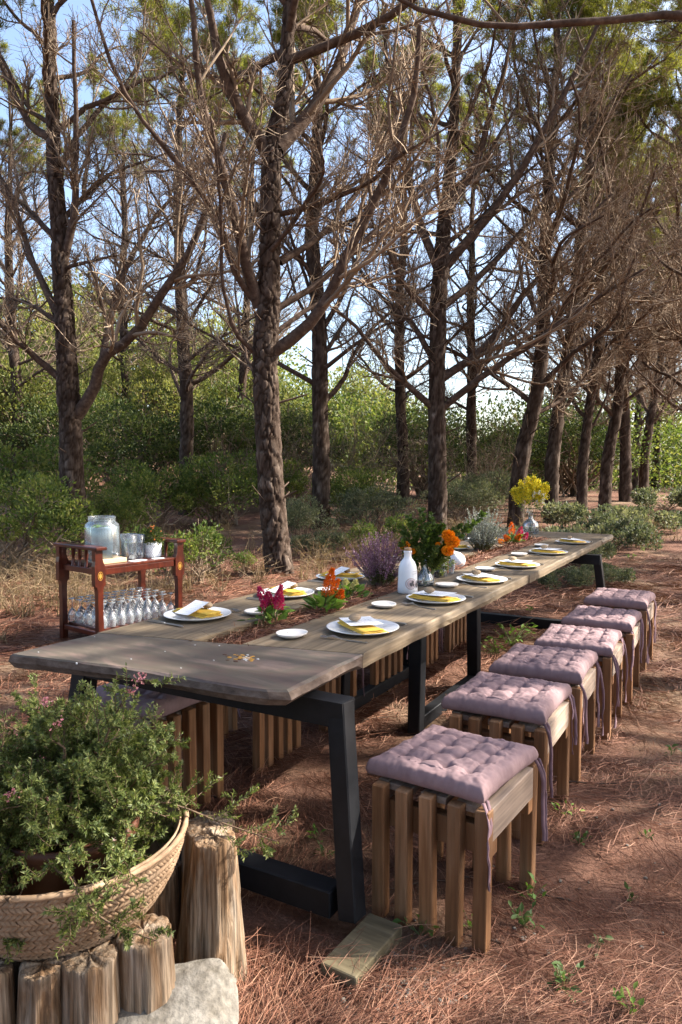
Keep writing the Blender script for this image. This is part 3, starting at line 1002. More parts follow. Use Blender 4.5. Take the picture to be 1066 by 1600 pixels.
def place(o, px, Yd, rz=0.0, sc=1.0):
    o.location = at_px(px, Yd); o.rotation_euler = (0, 0, rz)
    o.scale = sc if hasattr(sc, '__len__') else (sc,) * 3


place(S_mid, 15, 10.0, 0, 1.15)
place(S_dark, 205, 19, .4, 1.15)
place(S_pale, 20, 22, .2, 1.25)
place(S_grey, 585, 13.6, 0, 1.0)
place(S_low, 905, 10.2)
place(S_weed, 268, 8.6)
place(S_scrub, 480, 19)
for src, px, Yd, rz, sc, lab, grp in [
    (S_mid, 235, 14, 1.1, 1.15, 'rounded green bush behind the trolley’s glass jar', GS),
    (S_mid, 185, 12.6, 2.1, .8, 'small green bush between the jar and the dark forked trunk', GS),
    (S_mid, 352, 15, 3.0, 1.25, 'green bush between the slim pine and the nearest trunk', GS),
    (S_mid, 60, 14.5, 4.2, 1.5, 'green bush left of the dark forked trunk', GS),
    (S_grey, 470, 12.4, 2.0, .85, 'grassy grey-green bush at the right foot of the nearest trunk', GS),
    (S_mid, 545, 15.5, 5.0, 1.0, 'yellow-tipped green bush above the purple heather', GS),
    (S_grey, 720, 15, 4.0, 1.0, 'grey-green bush right of the marigold pine', GS),
    (S_grey, 765, 16.5, 1.0, 1.1, 'grey-green bush left of the first trunk of the right-hand row', GS),
    (S_dark, 452, 21, 5.4, 1.1, 'dark bush filling the gap right of the nearest trunk', GS),
    (S_mid, 425, 17.5, .9, 1.1, 'green bush half hidden by the nearest trunk', GS),
    (S_dark, 345, 20, 2.0, 1.2, 'dark evergreen bush behind the slim pine', GS),
    (S_dark, 120, 21, 3.2, 1.25, 'dark evergreen bush behind the dark forked trunk', GS),
    (S_dark, 660, 22, 1.0, 1.2, 'dark bush behind the marigold pine', GS),
    (S_dark, 905, 24, 4.1, 1.35, 'dark round bush seen between the right-hand trunks', GS),
    (S_dark, 790, 23, 5.0, 1.1, 'dark bush behind the first trunk of the right-hand row', GS),
    (S_pale, 110, 26, 2.4, 1.35, 'sunlit pale bush behind the fork of the dark left pine', GS),
    (S_pale, 265, 25, 1.2, 1.15, 'sunlit bush top above the slim pine’s dark neighbours', GS),
    (S_pale, 385, 27, 3.4, 1.1, 'sunlit bush seen just left of the nearest trunk', GS),
    (S_pale, 870, 27, 5.0, .9, 'sunlit yellow-green bush between the first two right-hand trunks', GS),
    (S_scrub, 575, 20, 2.0, .95, 'grey scrub left of the pale-sided pine', 'dry scrub in the middle distance'),
    (S_scrub, 745, 19.0, 4.0, .9, 'grey scrub beside the stubby forked pine', 'dry scrub in the middle distance'),
    (S_scrub, 360, 17.5, 1.0, .6, 'low grey scrub left of the nearest trunk', 'dry scrub in the middle distance'),
    (S_scrub, 60, 12.5, 3.0, .5, 'low dry scrub at the left edge in front of the green bush', 'dry scrub in the middle distance'),
    (S_low, 850, 11.0, 1.2, 1.1, 'low undergrowth behind the yellow spray of flowers', None),
    (S_low, 960, 12.0, 2.2, 1.3, 'low undergrowth in front of the upright dark pine', None),
    (S_low, 1010, 14.0, 3.2, 1.3, 'low undergrowth at the edge of the needle track', None),
    (S_low, 920, 14.0, 4.2, 1.5, 'low undergrowth at the foot of the leaning slender pine', None),
    (S_low, 790, 11.6, 5.2, 1.1, 'low undergrowth behind the orange and magenta plumes', None),
    (S_low, 1045, 18, .4, 1.6, 'low undergrowth far down the right edge', None),
    (S_low, 880, 8.6, .9, .62, 'small low plant under the table’s far corner', None),
    (S_low, 945, 8.9, 2.9, .6, 'small low plant right of the far black table leg', None),
    (S_low, 500, 11.4, 1.9, .8, 'low plant behind the heather at the right foot of the nearest trunk', None),
    (S_weed, 310, 8.8, 1.5, 1.15, 'tall leafy weed right of the trolley', None),
    (S_weed, 335, 9.6, 3.1, .9, 'leafy weed halfway between trolley and nearest trunk', None),
    (S_weed, 225, 9.2, 4.4, 1.0, 'leafy weed behind the glass pitchers', None),
    (S_weed, 378, 9.2, .2, .55, 'short weed left of the nearest trunk’s foot', None),
    (S_weed, 570, 10.8, 2.6, .9, 'leafy weed above the purple heather', None),
    (S_weed, 620, 11.2, 5.6, 1.0, 'leafy weed left of the marigold vase', None),
]:
    dup(src, at_px(px, Yd), rz, lab, grp or src.get('group'), sc)

for px, Yd, rz, sc, lab in ((175, 33, .6, 2.5, 'tall pale sunlit tree far behind the left-hand pines'), (40, 31, 2.9, 2.2, 'broad sunlit tree far behind the left edge of the grove'),
                            (330, 36, 4.4, 2.3, 'hazy pale tree far behind the slim pine'), (560, 40, 1.9, 1.9, 'low hazy tree at the skyline in the middle of the view')):
    t = dup(S_pale, at_px(px, Yd), rz, lab, 'broad pale trees beyond the pines', sc)
    t.name = 'broadleaf_tree'; t['category'] = 'tree'

# the far thicket on the bank reads as one mass
rg = np.random.default_rng(77)
parts = []
for x0, x1, y0, y1, n, h in ((-26, 3, 27, 34, 62, 3.6), (-3, 32, 29, 42, 110, 4.3), (-40, -10, 22, 34, 40, 3.4)):
    cx = rg.uniform(x0, x1, n); cy = rg.uniform(y0, y1, n); hh = rg.uniform(.6, 1.2, n) * h
    m = n * 560
    i = rg.integers(0, n, m)
    dd = rdir(m, rg); dd[:, 2] = np.abs(dd[:, 2])
    p = np.stack([cx[i], cy[i], gz(cx[i], cy[i])], 1) + dd * (rg.uniform(.7, 1.05, m) * hh[i])[:, None] * np.array([.62, .62, 1.0])
    parts.append(leaves(p, nrm(dd + rdir(m, rg)), rdir(m, rg), rg.uniform(.12, .26, m), rg.uniform(.07, .14, m)))
v, f = cat_arrays(parts)
ob('thicket', me_arrays('thicket', v, f, M['leaf_mid'], False), kind='stuff', label='thick green bank of bushes closing the view behind the pines', category='thicket')

# ------------------------------------------------------------------ litter of pine needles, dry grass
def needle_strips(x, y, z, L, w, az, tilt, curv, lift=None):
    n = len(x)
    k = 3
    t = np.linspace(-.5, .5, k)[None]
    a = az[:, None] + curv[:, None] * t
    dx = np.cos(a) * (L / (k - 1))[:, None]; dy = np.sin(a) * (L / (k - 1))[:, None]
    px = x[:, None] + np.cumsum(dx, 1); py = y[:, None] + np.cumsum(dy, 1)
    pz = z[:, None] + (t + .5) * (L * np.sin(tilt))[:, None]
    ww = (w[:, None] * np.array([[.7, 1, .4]])) / 2
    sx, sy = -np.sin(a) * ww, np.cos(a) * ww
    A = np.stack([px + sx, py + sy, pz + ww * .6], -1); B = np.stack([px - sx, py - sy, pz - ww * .6], -1)
    V = np.stack([A, B], 2).reshape(-1, 3)
    i = np.arange(n)[:, None, None] * (2 * k) + np.arange(k - 1)[None, :, None] * 2
    F = (i + np.array([0, 1, 3, 2])[None, None]).reshape(-1, 4)
    return V, F


rg = np.random.default_rng(8)
n = 135000
yy = .85 * np.exp(rg.uniform(0, math.log(13.0), n))
xx = rg.uniform(-1, 1, n) * (yy * .50 + .55) + .05 * yy
zz = gz(xx, yy)
fl = vnoise(xx * 2.2 + 5, yy * 2.2)                        # flow of the drifts
keep = rg.random(n) < (.45 + .8 * vnoise(xx * 1.7 + 30, yy * 1.7))
xx, yy, zz, fl = xx[keep], yy[keep], zz[keep], fl[keep]
n = len(xx)
az = fl * 9 + rg.normal(size=n) * .85
w = np.clip(.00075 * yy, .0014, .006)
v, f = needle_strips(xx, yy, zz + .002 + rg.exponential(.010, n), rg.uniform(.07, .15, n) * np.clip(yy / 4, 1, 1.8), w, az, rg.normal(size=n) * .16, rg.normal(size=n) * .7)
ob('pine_needle_litter', me_arrays('pine_needle_litter', v, [f], M['litter'], False), kind='stuff')

rg = np.random.default_rng(9)
cent = [(40, 9.0, 1.4, 800), (0, 7.6, 1.1, 700), (105, 10.5, 1.2, 500), (60, 7.0, .8, 450), (300, 11, 2.0, 380), (520, 11.5, 2.0, 700), (470, 9.2, .9, 160),
        (620, 12.5, 2.2, 1100), (230, 10.0, 1.5, 260), (880, 13, 2.5, 900), (160, 12.5, 2, 800), (700, 14, 2.5, 900), (-60, 8.0, 1.5, 500)]
ps, ds, Ls = [], [], []
for px, Yd, rad, m in cent:
    c = at_px(px, Yd)
    tn = max(6, m // 26)
    tx = c[0] + rg.normal(size=tn) * rad * .6; ty = c[1] + rg.normal(size=tn) * rad * .6
    i = rg.integers(0, tn, m)
    x = tx[i] + rg.normal(size=m) * .05; y = ty[i] + rg.normal(size=m) * .05
    ps.append(np.stack([x, y, gz(x, y)], 1))
    ds.append(nrm(rg.normal(size=(m, 3)) * .45 + np.array([.1, 0, 1]))); Ls.append(rg.uniform(.12, .38, m))
p = np.concatenate(ps); d = np.concatenate(ds); L = np.concatenate(Ls)
v, f = blades(p, d, L, np.full(len(p), .009), rg)
tip = p + d * L[:, None]
d2 = nrm(d + np.stack([rg.normal(size=len(p)) * .8, rg.normal(size=len(p)) * .8, np.full(len(p), -.5)], 1))
v2, f2 = blades(tip - d * .05, d2, L * .6, np.full(len(p), .007), rg)
v, f = cat_arrays([(v, f), (v2, f2)])
ob('dry_grass', me_arrays('dry_grass', v, f, M['straw'], False), kind='stuff')

# ------------------------------------------------------------------ the table
table = thing('dining_table', 'very long weathered plank table with black timber frames and a live-edge end slab', 'table', (C0.x, C0.y, 0), -TAZ)
TOP, TH = .76, .055
VL = -1.09                                   # left edge
TR0, TR1, TE = -.665, -.465, 5.15            # trough edges and far end


def slab_mesh(name, outline, top, th, mat_top, mat_side, inner=None, under=.0, jit=.0015, seed=1):
    """thick board from an outline (x = v, y = u): slightly uneven live edge, chamfer, separate side material"""
    rg = np.random.default_rng(seed)
    pts = []
    m = len(outline)
    for i in range(m):
        p = np.array(outline[i][:2]); q = np.array(outline[(i + 1) % m][:2])
        live = outline[i][2] if len(outline[i]) > 2 else 0
        ln = np.linalg.norm(q - p)
        k = max(1, int(ln / .06))
        nn = np.array([(q - p)[1], -(q - p)[0]]) / max(ln, 1e-6)
        for s in range(k):
            t = s / k
            w = 0 if s == 0 else (mnoise.noise(Vector((p[0] + (q - p)[0] * t, p[1] + (q - p)[1] * t, seed)) * 3.1) * live + rg.normal() * jit * (live > 0))
            pts.append((p + (q - p) * t + nn * w, live))
    n = len(pts)
    c = np.mean([p for p, l in pts], 0)
    levels = []
    for f, z in ((.010, top), (0, top - .006), (0, top - th * .55), (None, top - th)):
        ring = []
        for p, l in pts:
            d = c - p; d = d / max(1e-6, np.linalg.norm(d))
            off = f if f is not None else .004
            if l > 0:
                off = {0: .012, 1: .002}.get(len(levels), 0)
                if len(levels) == 2:
                    off = -.008 + rg.normal() * .0015
                if len(levels) == 3:
                    off = under + rg.normal() * .003
            else:
                off *= .35
            q = p + d * off
            ring.append((q[0], q[1], z + (rg.normal() * .0008 if l and len(levels) in (1, 2) else 0)))
        levels.append(ring)
    mb = MB()
    vs = [q for r in levels for q in r]
    fs = [tuple(range(n))]
    for k in range(3):
        fs += [(k * n + i, (k + 1) * n + i, (k + 1) * n + (i + 1) % n, k * n + (i + 1) % n) for i in range(n)]
    fs.append(tuple(range(4 * n - 1, 3 * n - 1, -1)))
    mb.add(vs, fs)
    me = mb.mesh(name, mat_top)
    me.materials.append(mat_side)
    for poly in me.polygons:
        if poly.index > n and poly.index != len(me.polygons) - 1:
            poly.material_index = 1
    # orientation
    if me.polygons[0].normal.z < 0:
        me.flip_normals()
    return me


def jl(v):                                    # near joint line
    return .27 + .23 * (v - VL) / (0 - VL)


near_out = [(-1.10, -.115, .010), (-.62, -.045, .012), (-.05, -.01, .008), (.005, .02, .004), (0.0, jl(0), 0), (VL + .005, jl(VL), .012)]
ob('end_slab', slab_mesh('end_slab', near_out, TOP, .050, M['slab'], M['slab_edge'], under=.020, seed=3), table)
g_ = .0025
rp1 = [(0.0, jl(0) + g_, .0025), (0.0, 2.72, 0), (TR1, 2.72, 0), (TR1, jl(TR1) + g_, 0)]
rp2 = [(0.004, 2.724, .0025), (0.0, TLEN - .62, 0), (TR1, TLEN - .62, 0), (TR1, 2.724, 0)]
lp1 = [(TR0, jl(TR0) + g_, 0), (TR0, 3.1, 0), (VL, 3.1, .010), (VL, jl(VL) + g_, 0)]
lp2 = [(TR0, 3.104, 0), (TR0, TLEN - .62, 0), (VL, TLEN - .62, .010), (VL, 3.104, 0)]
for k, o_ in enumerate((rp1, rp2, lp1, lp2)):
    ob('plank', slab_mesh('plank', o_, TOP - .0015 * (k % 2), .052, M['plank'], M['plank'], seed=5 + k), table)
far = [(0.0, TLEN - .617, .006), (0.0, TLEN, .010), (VL + .05, TLEN + .02, .008), (VL, TLEN - .617, 0)]
ob('end_slab', slab_mesh('end_slab', far, TOP + .001, .052, M['plank'], M['plank'], seed=10), table)
MB().box(((TR0 + TR1) / 2, (TE + .4) / 2, TOP - .05), (TR1 - TR0 - .003, TE - .42, .02)).build('trough_floor', M['old_board'], table)
MB().box(((TR0 + TR1) / 2, (TE + TLEN - .62) / 2 + .002, TOP - .030), (TR1 - TR0 - .004, TLEN - .62 - TE - .006, .048)).build('trough_end', M['plank'], table)
# longitudinal bearers and the black frames
for v_ in (-.18, -.90):
    MB().box((v_, 2.95, TOP - .088), (.07, 4.4, .064)).build('bearer', M['black'], table)


def bar(p, q, w, d, up=(0, 0, 1)):
    p, q = Vector(p), Vector(q)
    z = (q - p).normalized(); x = Vector(up).cross(z)
    if x.length < 1e-4:
        x = Vector((1, 0, 0))
    x.normalize(); y = z.cross(x)
    m = Matrix((x, y, z)).transposed()
    return MB().box((p + q) / 2, (w, d, (q - p).length), m, bev=.004)


def end_frame(u, zb, s):
    """trapezoid frame across the table"""
    a0 = .062
    bar((.086, u, .695), (.168, u - .07 * s, zb), .062, .070, (0, 1, 0)).build('leg', M['black'], table)
    bar((-1.045, u, .695), (-1.12, u - .07 * s, zb * .3), .074, .074, (0, 1, 0)).build('leg', M['black'], table)
    mb = MB()
    zt, zl = .7005, .6205
    mb.add([(x, y, z) for y in (u - .04, u + .04) for x, z in ((-1.16, zt), (.116, zt), (.116, zl), (-1.06, zl))],
           [(0, 1, 2, 3), (7, 6, 5, 4), (0, 4, 5, 1), (1, 5, 6, 2), (2, 6, 7, 3), (3, 7, 4, 0)])
    mb.build('cross_beam', M['black'], table)
    MB().box((-.47, u - .068 * s, .060 + zb * .6), (1.16, .078, .085), bev=.004).build('base_beam', M['black'], table)


end_frame(.185, .055, 1)
end_frame(TLEN - 1.35, .0, -1)
for v_ in (-.34, -.80):
    for u_ in (1.76, 2.70):
        bar((v_, u_ + (.03 if u_ < 2 else -.03), .70), (v_, u_, .0), .07, .075, (0, 1, 0)).build('leg', M['black'], table)
    MB().box((v_, 2.23, .055), (.065, .86, .07), bev=.004).build('base_beam', M['black'], table)
for u_ in (1.79, 2.67):
    MB().box((-.57, u_, .665), (.394, .06, .065)).build('cross_beam', M['black'], table)

# shell and resin flecks let into the slab
rg = np.random.default_rng(4)
mbi, mbw, mbd = MB(), MB(), MB()
def fleck(mb, px, py, l, w):
    p = G(px, py, .76); u, v = UV(p)
    a = rg.uniform(-.5, .5); k = 7
    out = []
    for i in range(k):
        t = 2 * math.pi * i / k
        x, y = math.cos(t) * l * rg.uniform(.6, 1), math.sin(t) * w * rg.uniform(.6, 1)
        out.append((v + x * math.cos(a) - y * math.sin(a), u + x * math.sin(a) + y * math.cos(a)))
    mb.prism(out, TOP - .004, TOP + .0012 + .0006 * rg.random())
for i in range(26):
    fleck(mbi, rg.normal(382, 9), rg.normal(1028, 2.5), rg.uniform(.004, .012), rg.uniform(.003, .008))
for i in range(10):
    fleck(mbw, rg.normal(391, 9), rg.normal(1030, 3), rg.uniform(.003, .009), rg.uniform(.002, .006))
for i in range(7):
    fleck(mbd, rg.uniform(345, 375), rg.uniform(1022, 1034), rg.uniform(.006, .014), rg.uniform(.003, .006))
for px, py in ((60, 1019), (148, 995), (205, 1030), (283, 1044), (334, 1032), (343, 1009), (305, 1008), (120, 1036), (258, 1018)):
    fleck(mbw, px, py, .004, .0025)
mbi.build('gold_inlay', M['gold'], table, kind='stuff')
mbw.build('shell_inlay', M['china'], table, kind='stuff')
mbd.build('dark_inlay', M['pot_brown'], table, kind='stuff')

# needles heaped in the trough
rg = np.random.default_rng(31)
n = 9000
uu = jl(TR1) + .015 + rg.random(n) ** 1.25 * (TE - jl(TR1) - .03); vv = rg.uniform(TR0 + .012, TR1 - .012, n)
mound = .026 * (1 - ((vv - (TR0 + TR1) / 2) / .1) ** 2) * sstep((uu - .5) / .3) + .014 * vnoise(uu * 6, vv * 20)
zb = TOP - .036 + rg.uniform(.2, 1, n) * (mound + .012)
W = np.array([[C0.x + dv.x * a + nv.x * b, C0.y + dv.y * a + nv.y * b] for a, b in zip(uu, vv)])
az = rg.uniform(0, 6.28, n)
v, f = needle_strips(W[:, 0], W[:, 1], zb, rg.uniform(.04, .09, n), np.full(n, .0022) + .0007 * uu, az, rg.normal(size=n) * .22, rg.normal(size=n) * .8)
ob('pine_needle_bed', me_arrays('pine_needle_bed', v, [f], M['litter'], False), kind='stuff')

# ------------------------------------------------------------------ stools and cushions
PW = .043


def make_stool(label, group):
    t = thing('slatted_stool', label, 'stool', group=group)
    post = MB().box((0, 0, .22), (PW, PW, .44), bev=.003).mesh('post', M['stoolwood'])
    for y in (-.2, .2):
        for k in range(5):
            o = ob('post', post, t); o.location = (-.172 + .086 * k, y, 0)
    for y in (-.156, .156):
        MB().box((0, y, .335), (.385, .040, .085), bev=.002).build('rail', M['stoolwood'], t)
    for x in (-.176, .176):
        MB().box((x, 0, .388), (.034, .354, .102), bev=.002).build('apron_board', M['seatwood'], t)
    for x in (-.115, 0, .115):
        MB().box((x, 0, .421), (.085, .350, .022), bev=.002).build('seat_board', M['seatwood'], t)
    return t


def cushion_mesh(seed, w=.405, d=.42, th=.062):
    rg = np.random.default_rng(seed)
    n = 74
    s = np.linspace(-1, 1, n)
    s = np.sign(s) * np.abs(s) ** .85
    X, Y = np.meshgrid(s, s)
    tuft = [-.6, -.2, .2, .6]
    edge = np.maximum(np.abs(X), np.abs(Y))
    rnd = np.sqrt(np.clip(1 - np.clip((edge - .55) / .45, 0, 1) ** 2.6, 0, 1))
    h = th * (.60 + .40 * rnd)
    dip = np.zeros_like(X)
    for a in tuft:
        for b in tuft:
            r2 = (X - a) ** 2 + (Y - b) ** 2
            dip = np.maximum(dip, np.exp(-r2 / .0055))
            dip = np.maximum(dip, .45 * np.exp(-r2 / .018))
    crease = np.zeros_like(X)
    for a in tuft:
        crease = np.maximum(crease, np.exp(-((X - a) / .030) ** 2) * (np.abs(Y) < .93))
        crease = np.maximum(crease, np.exp(-((Y - a) / .030) ** 2) * (np.abs(X) < .93))
    crease = crease * np.clip((.95 - edge) / .3, 0, 1)
    wr = np.array([[mnoise.noise(Vector((X[i, j] * 5.5 + seed, Y[i, j] * 5.5, 0))) + .6 * mnoise.noise(Vector((X[i, j] * 16, Y[i, j] * 16 + seed, 2))) for j in range(n)] for i in range(n)])
    h = h - .024 * dip * rnd - .0065 * crease * rnd + .0068 * wr * (.3 + .7 * rnd)
    # sides pucker
    pk = 1 + .012 * wr * (edge > .85)
    corner = 1 + .02 * np.clip(np.abs(X) * np.abs(Y) - .7, 0, 1) / .3
    bow = 1 - .030 * (1 - np.minimum(np.abs(X), np.abs(Y)) ** 2) * (edge > .8)
    VX = X * w / 2 * corner * bow * pk; VY = Y * d / 2 * corner * bow * pk
    top = np.stack([VX, VY, h], -1).reshape(-1, 3)
    lowz = th * .16 - th * .16 * np.sqrt(np.clip(1 - edge ** 6, 0, 1))
    bot = np.stack([VX, VY, lowz], -1).reshape(-1, 3)
    i, j = np.meshgrid(np.arange(n - 1), np.arange(n - 1), indexing='ij')
    a = (i * n + j).ravel()
    q1 = np.stack([a, a + 1, a + n + 1, a + n], 1)
    rim = list(range(n - 1)) + [n * k + n - 1 for k in range(n - 1)] + [n * n - 1 - k for k in range(n - 1)] + [n * (n - 1 - k) for k in range(n - 1)]
    rim = np.array(rim); r2 = np.roll(rim, -1); o = n * n
    mid = (top[rim] + bot[rim]) / 2
    mid[:, :2] *= 1.018
    m0 = 2 * o + np.arange(len(rim)); m1 = np.roll(m0, -1)
    s1 = np.stack([r2, rim, m0, m1], 1); s2 = np.stack([m1, m0, rim + o, r2 + o], 1)
    return me_arrays('cushion', np.concatenate([top, bot, mid]), [q1, q1[:, ::-1] + o, s1, s2], M['cushion'])


def tie_mesh(seed, L):
    rg = np.random.default_rng(seed)
    n = 12
    p = [np.array([0, 0, 0.0])]
    d = np.array([.8, rg.normal() * .2, -.3])
    for k in range(n - 1):
        d = d * .55 + np.array([rg.normal() * .14, rg.normal() * .14, -.75]); d /= np.linalg.norm(d)
        p.append(p[-1] + d * L / (n - 1))
    p = np.array(p); ang = np.cumsum(rg.normal(size=n) * .35) + rg.uniform(0, 3)
    s = np.stack([np.cos(ang), np.sin(ang), np.zeros(n)], 1) * .0065
    nn = np.stack([-np.sin(ang), np.cos(ang), np.zeros(n)], 1) * .0011
    V = np.stack([p + s + nn, p - s + nn, p - s - nn, p + s - nn], 1).reshape(-1, 3)
    i = np.arange(n - 1)[:, None] * 4
    F = np.concatenate([i + np.array([[k, (k + 1) % 4, 4 + (k + 1) % 4, 4 + k]]) for k in range(4)])
    return me_arrays('tie', V, [F], M['tie'])


ties = [tie_mesh(40 + k, L) for k, L in enumerate((.30, .25, .34, .22, .28, .38))]
cushions = [cushion_mesh(50 + k, .405 + .008 * (k % 3 - 1), .42 + .008 * (k % 2), .072 + .004 * (k % 3)) for k in range(6)]


def make_cushion(i, label, group, loc, rz, tied=True):
    o = ob('seat_cushion', cushions[i % 6])
    tag(o, label, 'cushion', group)
    o.location = loc; o.rotation_euler = (R(random.uniform(-1.3, 1.3)), R(random.uniform(-1.3, 1.3)), rz)
    rr = random.Random(i * 7 + 3)
    if tied:
        for (x, y) in ((.198, -.205), (.198, .205)):
            for k in range(2):
                t = ob('tie', rr.choice(ties), o)
                t.location = (x + .006, y + (-.012 + .024 * k), .017); t.rotation_euler = (0, 0, rr.uniform(-.7, .7))
    return o


ords = ['nearest', 'second', 'third', 'fourth', 'fifth', 'farthest']
st0 = None
GSR, GSL = 'slatted stools along the right side of the table', 'slatted stools along the left side of the table'
fl_, fr_, rr_ = G(596, 1426), G(755, 1489), G(823, 1385)
c1 = (fl_ + rr_) / 2; u1, v1 = UV(c1)
a1 = math.atan2(fr_.y - fl_.y, fr_.x - fl_.x)
rspots = [(u1, v1, a1)]
for px, py in ((857, 1139), (909, 1075), (958, 1024), (990, 987), (1013, 953)):
    u, v = UV(G(px, py, .44))
    rspots.append((u + .185, v - .195, -TAZ + R(random.uniform(-4, 2))))
lspots = [(.50, -1.005), (1.12, -1.0), (1.74, -1.01), (2.36, -1.0), (2.98, -1.0), (3.62, -1.01)]
for i, (u, v, a) in enumerate(rspots):
    p = TW(u, v); p.z = g1(p.x, p.y) - .008
    lab = f'{ords[i]} slatted wooden stool from the viewer, right of the table' if i in (0, 5) else f'{ords[i]} slatted wooden stool from the near end, right of the table'
    if st0 is None:
        st0 = make_stool(lab, GSR); s = st0; s.location = p; s.rotation_euler = (0, 0, a)
    else:
        s = dup(st0, p, a, lab, GSR)
    for ch in s.children:                      # every stool is knocked together a little differently
        if ch.name.startswith('post'):
            ch.location.x += random.uniform(-.003, .003); ch.location.y += random.uniform(-.003, .003); ch.location.z += random.uniform(-.004, .002)
            ch.rotation_euler = (R(random.uniform(-.5, .5)), R(random.uniform(-.6, .6)), R(random.uniform(-1.5, 1.5)))
    desc = ['large mauve tufted cushion on the nearest right-hand stool', 'mauve tufted cushion on the second right-hand stool',
            'mauve tufted cushion on the third right-hand stool', 'mauve tufted cushion on the fourth right-hand stool',
            'mauve tufted cushion on the fifth right-hand stool', 'mauve tufted cushion on the farthest right-hand stool'][i]
    m = Matrix.Rotation(a, 3, 'Z') @ Vector((-.018, .012 + random.uniform(-.01, .01), 0))
    make_cushion(i, desc, 'mauve cushions on the right-hand stools', (p.x + m.x, p.y + m.y, p.z + .441), a + R(random.uniform(-2, 2)))
for i, (u, v) in enumerate(lspots):
    p = TW(u, v); p.z = g1(p.x, p.y) - .008
    a = -TAZ + R(90) + R(random.uniform(-3, 3))
    dup(st0, p, a, f'{ords[i]} slatted wooden stool on the left, pushed under the table', GSL)
    make_cushion(i + 1, f'shaded mauve cushion on the {ords[i]} left-hand stool under the table', 'mauve cushions on the left-hand stools', (p.x, p.y, p.z + .441), a, tied=i > 0)

# ------------------------------------------------------------------ place settings
def plate_mesh(r=.148):
    return MB().lathe([(0.0001, .004), (r * .60, .004), (r * .68, .0075), (r * .97, .0185), (r, .0195), (r * 1.003, .0180), (r * .97, .0150), (r * .70, .002), (r * .62, 0), (.0001, 0)], 56).mesh('plate', M['china'], True)


def dish_mesh(seed, r=.062):
    ph = seed * 1.3
    return MB().lathe([(0.0001, .005), (r * .55, .006), (r * .9, .014), (r * .985, .0185), (r, .0175), (r * .93, .010), (r * .6, .0005), (.0001, 0)], 40,
                      wob=lambda a, rr, z: 1 + .05 * math.sin(2 * a + ph) + .03 * math.sin(3 * a + ph * 2)).mesh('side_dish', M['dish'], True)


def napkin_mesh(seed):
    """a napkin folded into a band of four layers with soft wavy ends"""
    rg = np.random.default_rng(seed)
    mb = MB()
    nx_, ny_ = 22, 6
    for lay in range(4):
        L = .235 - .006 * lay + rg.uniform(-.006, .006); W_ = .098 - .006 * lay
        ox, oy = rg.uniform(-.004, .004), rg.uniform(-.003, .003) + .002 * lay
        z0 = .002 + lay * .0036
        vs = []
        ph = rg.uniform(0, 6)
        for s in (1, 0):
            for i in range(nx_):
                for j in range(ny_):
                    x = -L / 2 + L * i / (nx_ - 1); y = -W_ / 2 + W_ * j / (ny_ - 1)
                    e = max(abs(i / (nx_ - 1) - .5), 0) * 2
                    z = z0 + .003 * s + .0035 * math.sin(x * 55 + ph) * e ** 2 * (lay / 3 + .2) + .0012 * math.sin(y * 130 + ph) + (.006 * (lay + 1) / 4) * max(0, e - .7)
                    vs.append((x + ox + .004 * math.sin(y * 60 + lay), y + oy + .006 * math.sin(x * 14 + .5), z))
        n = nx_ * ny_
        fs = []
        for i in range(nx_ - 1):
            for j in range(ny_ - 1):
                a = i * ny_ + j
                fs.append((a, a + ny_, a + ny_ + 1, a + 1)); fs.append((n + a, n + a + 1, n + a + ny_ + 1, n + a + ny_))
        rim = [i * ny_ for i in range(nx_ - 1)] + [(nx_ - 1) * ny_ + j for j in range(ny_ - 1)] + [(nx_ - 1 - i) * ny_ + ny_ - 1 for i in range(nx_ - 1)] + [ny_ - 1 - j for j in range(ny_ - 1)]
        for k in range(len(rim)):
            a, b = rim[k], rim[(k + 1) % len(rim)]
            fs.append((b, a, n + a, n + b))
        mb.add(vs, fs)
    return mb.mesh('napkin', M['napkin'], True)


def card_meshes(seed):
    """a sheet slightly curled, with a few faint written lines"""
    rg = np.random.default_rng(seed)
    n = 12; w, h = .105, .148
    def zc(x, y):
        return .003 + .55 * (y / h + .5) ** 2 * .020 + .006 * (x / w) ** 2
    vs, fs = [], []
    for s in (0, 1):
        for i in range(n):
            for j in range(n):
                x = -w / 2 + w * i / (n - 1); y = -h / 2 + h * j / (n - 1)
                vs.append((x, y, zc(x, y) - .0008 * s))
    for i in range(n - 1):
        for j in range(n - 1):
            a = i * n + j
            fs.append((a, a + n, a + n + 1, a + 1)); b = a + n * n
            fs.append((b, b + 1, b + n + 1, b + n))
    mb = MB().add(vs, fs)
    ink = MB()
    for ln in range(6):
        y = .045 - .017 * ln
        x = -.036
        while x < .034:
            l = rg.uniform(.006, .014)
            pts = [(x + l * t / 4, y + rg.normal() * .0012) for t in range(5)]
            vs = []
            for (a, b) in pts:
                vs += [(a, b - .0008, zc(a, b) + .0006), (a, b + .0008, zc(a, b) + .0006)]
            ink.add(vs, [(2 * k, 2 * k + 2, 2 * k + 3, 2 * k + 1) for k in range(4)])
            x += l + .004
    return mb.mesh('menu_card', M['card'], True), ink.mesh('handwriting', M['ink'])


def pebble_mesh(seed):
    rg = np.random.default_rng(seed)
    k = 14; prof = []
    mb = MB()
    prof = [(.0235 * math.sin(t), -.016 * math.cos(t)) for t in np.linspace(.02, math.pi - .02, 10)]
    mb.lathe(prof, k)
    mb.v = [(x * 1.25 * (1 + .12 * mnoise.noise(Vector((x, y, z)) * 60 + Vector((seed, 0, 0)))), y * (1 + .1 * mnoise.noise(Vector((x, y, z)) * 45 + Vector((0, seed, 0)))), z * .95 + .0148) for x, y, z in mb.v]
    return mb.mesh('pebble', M['pebble'], True)


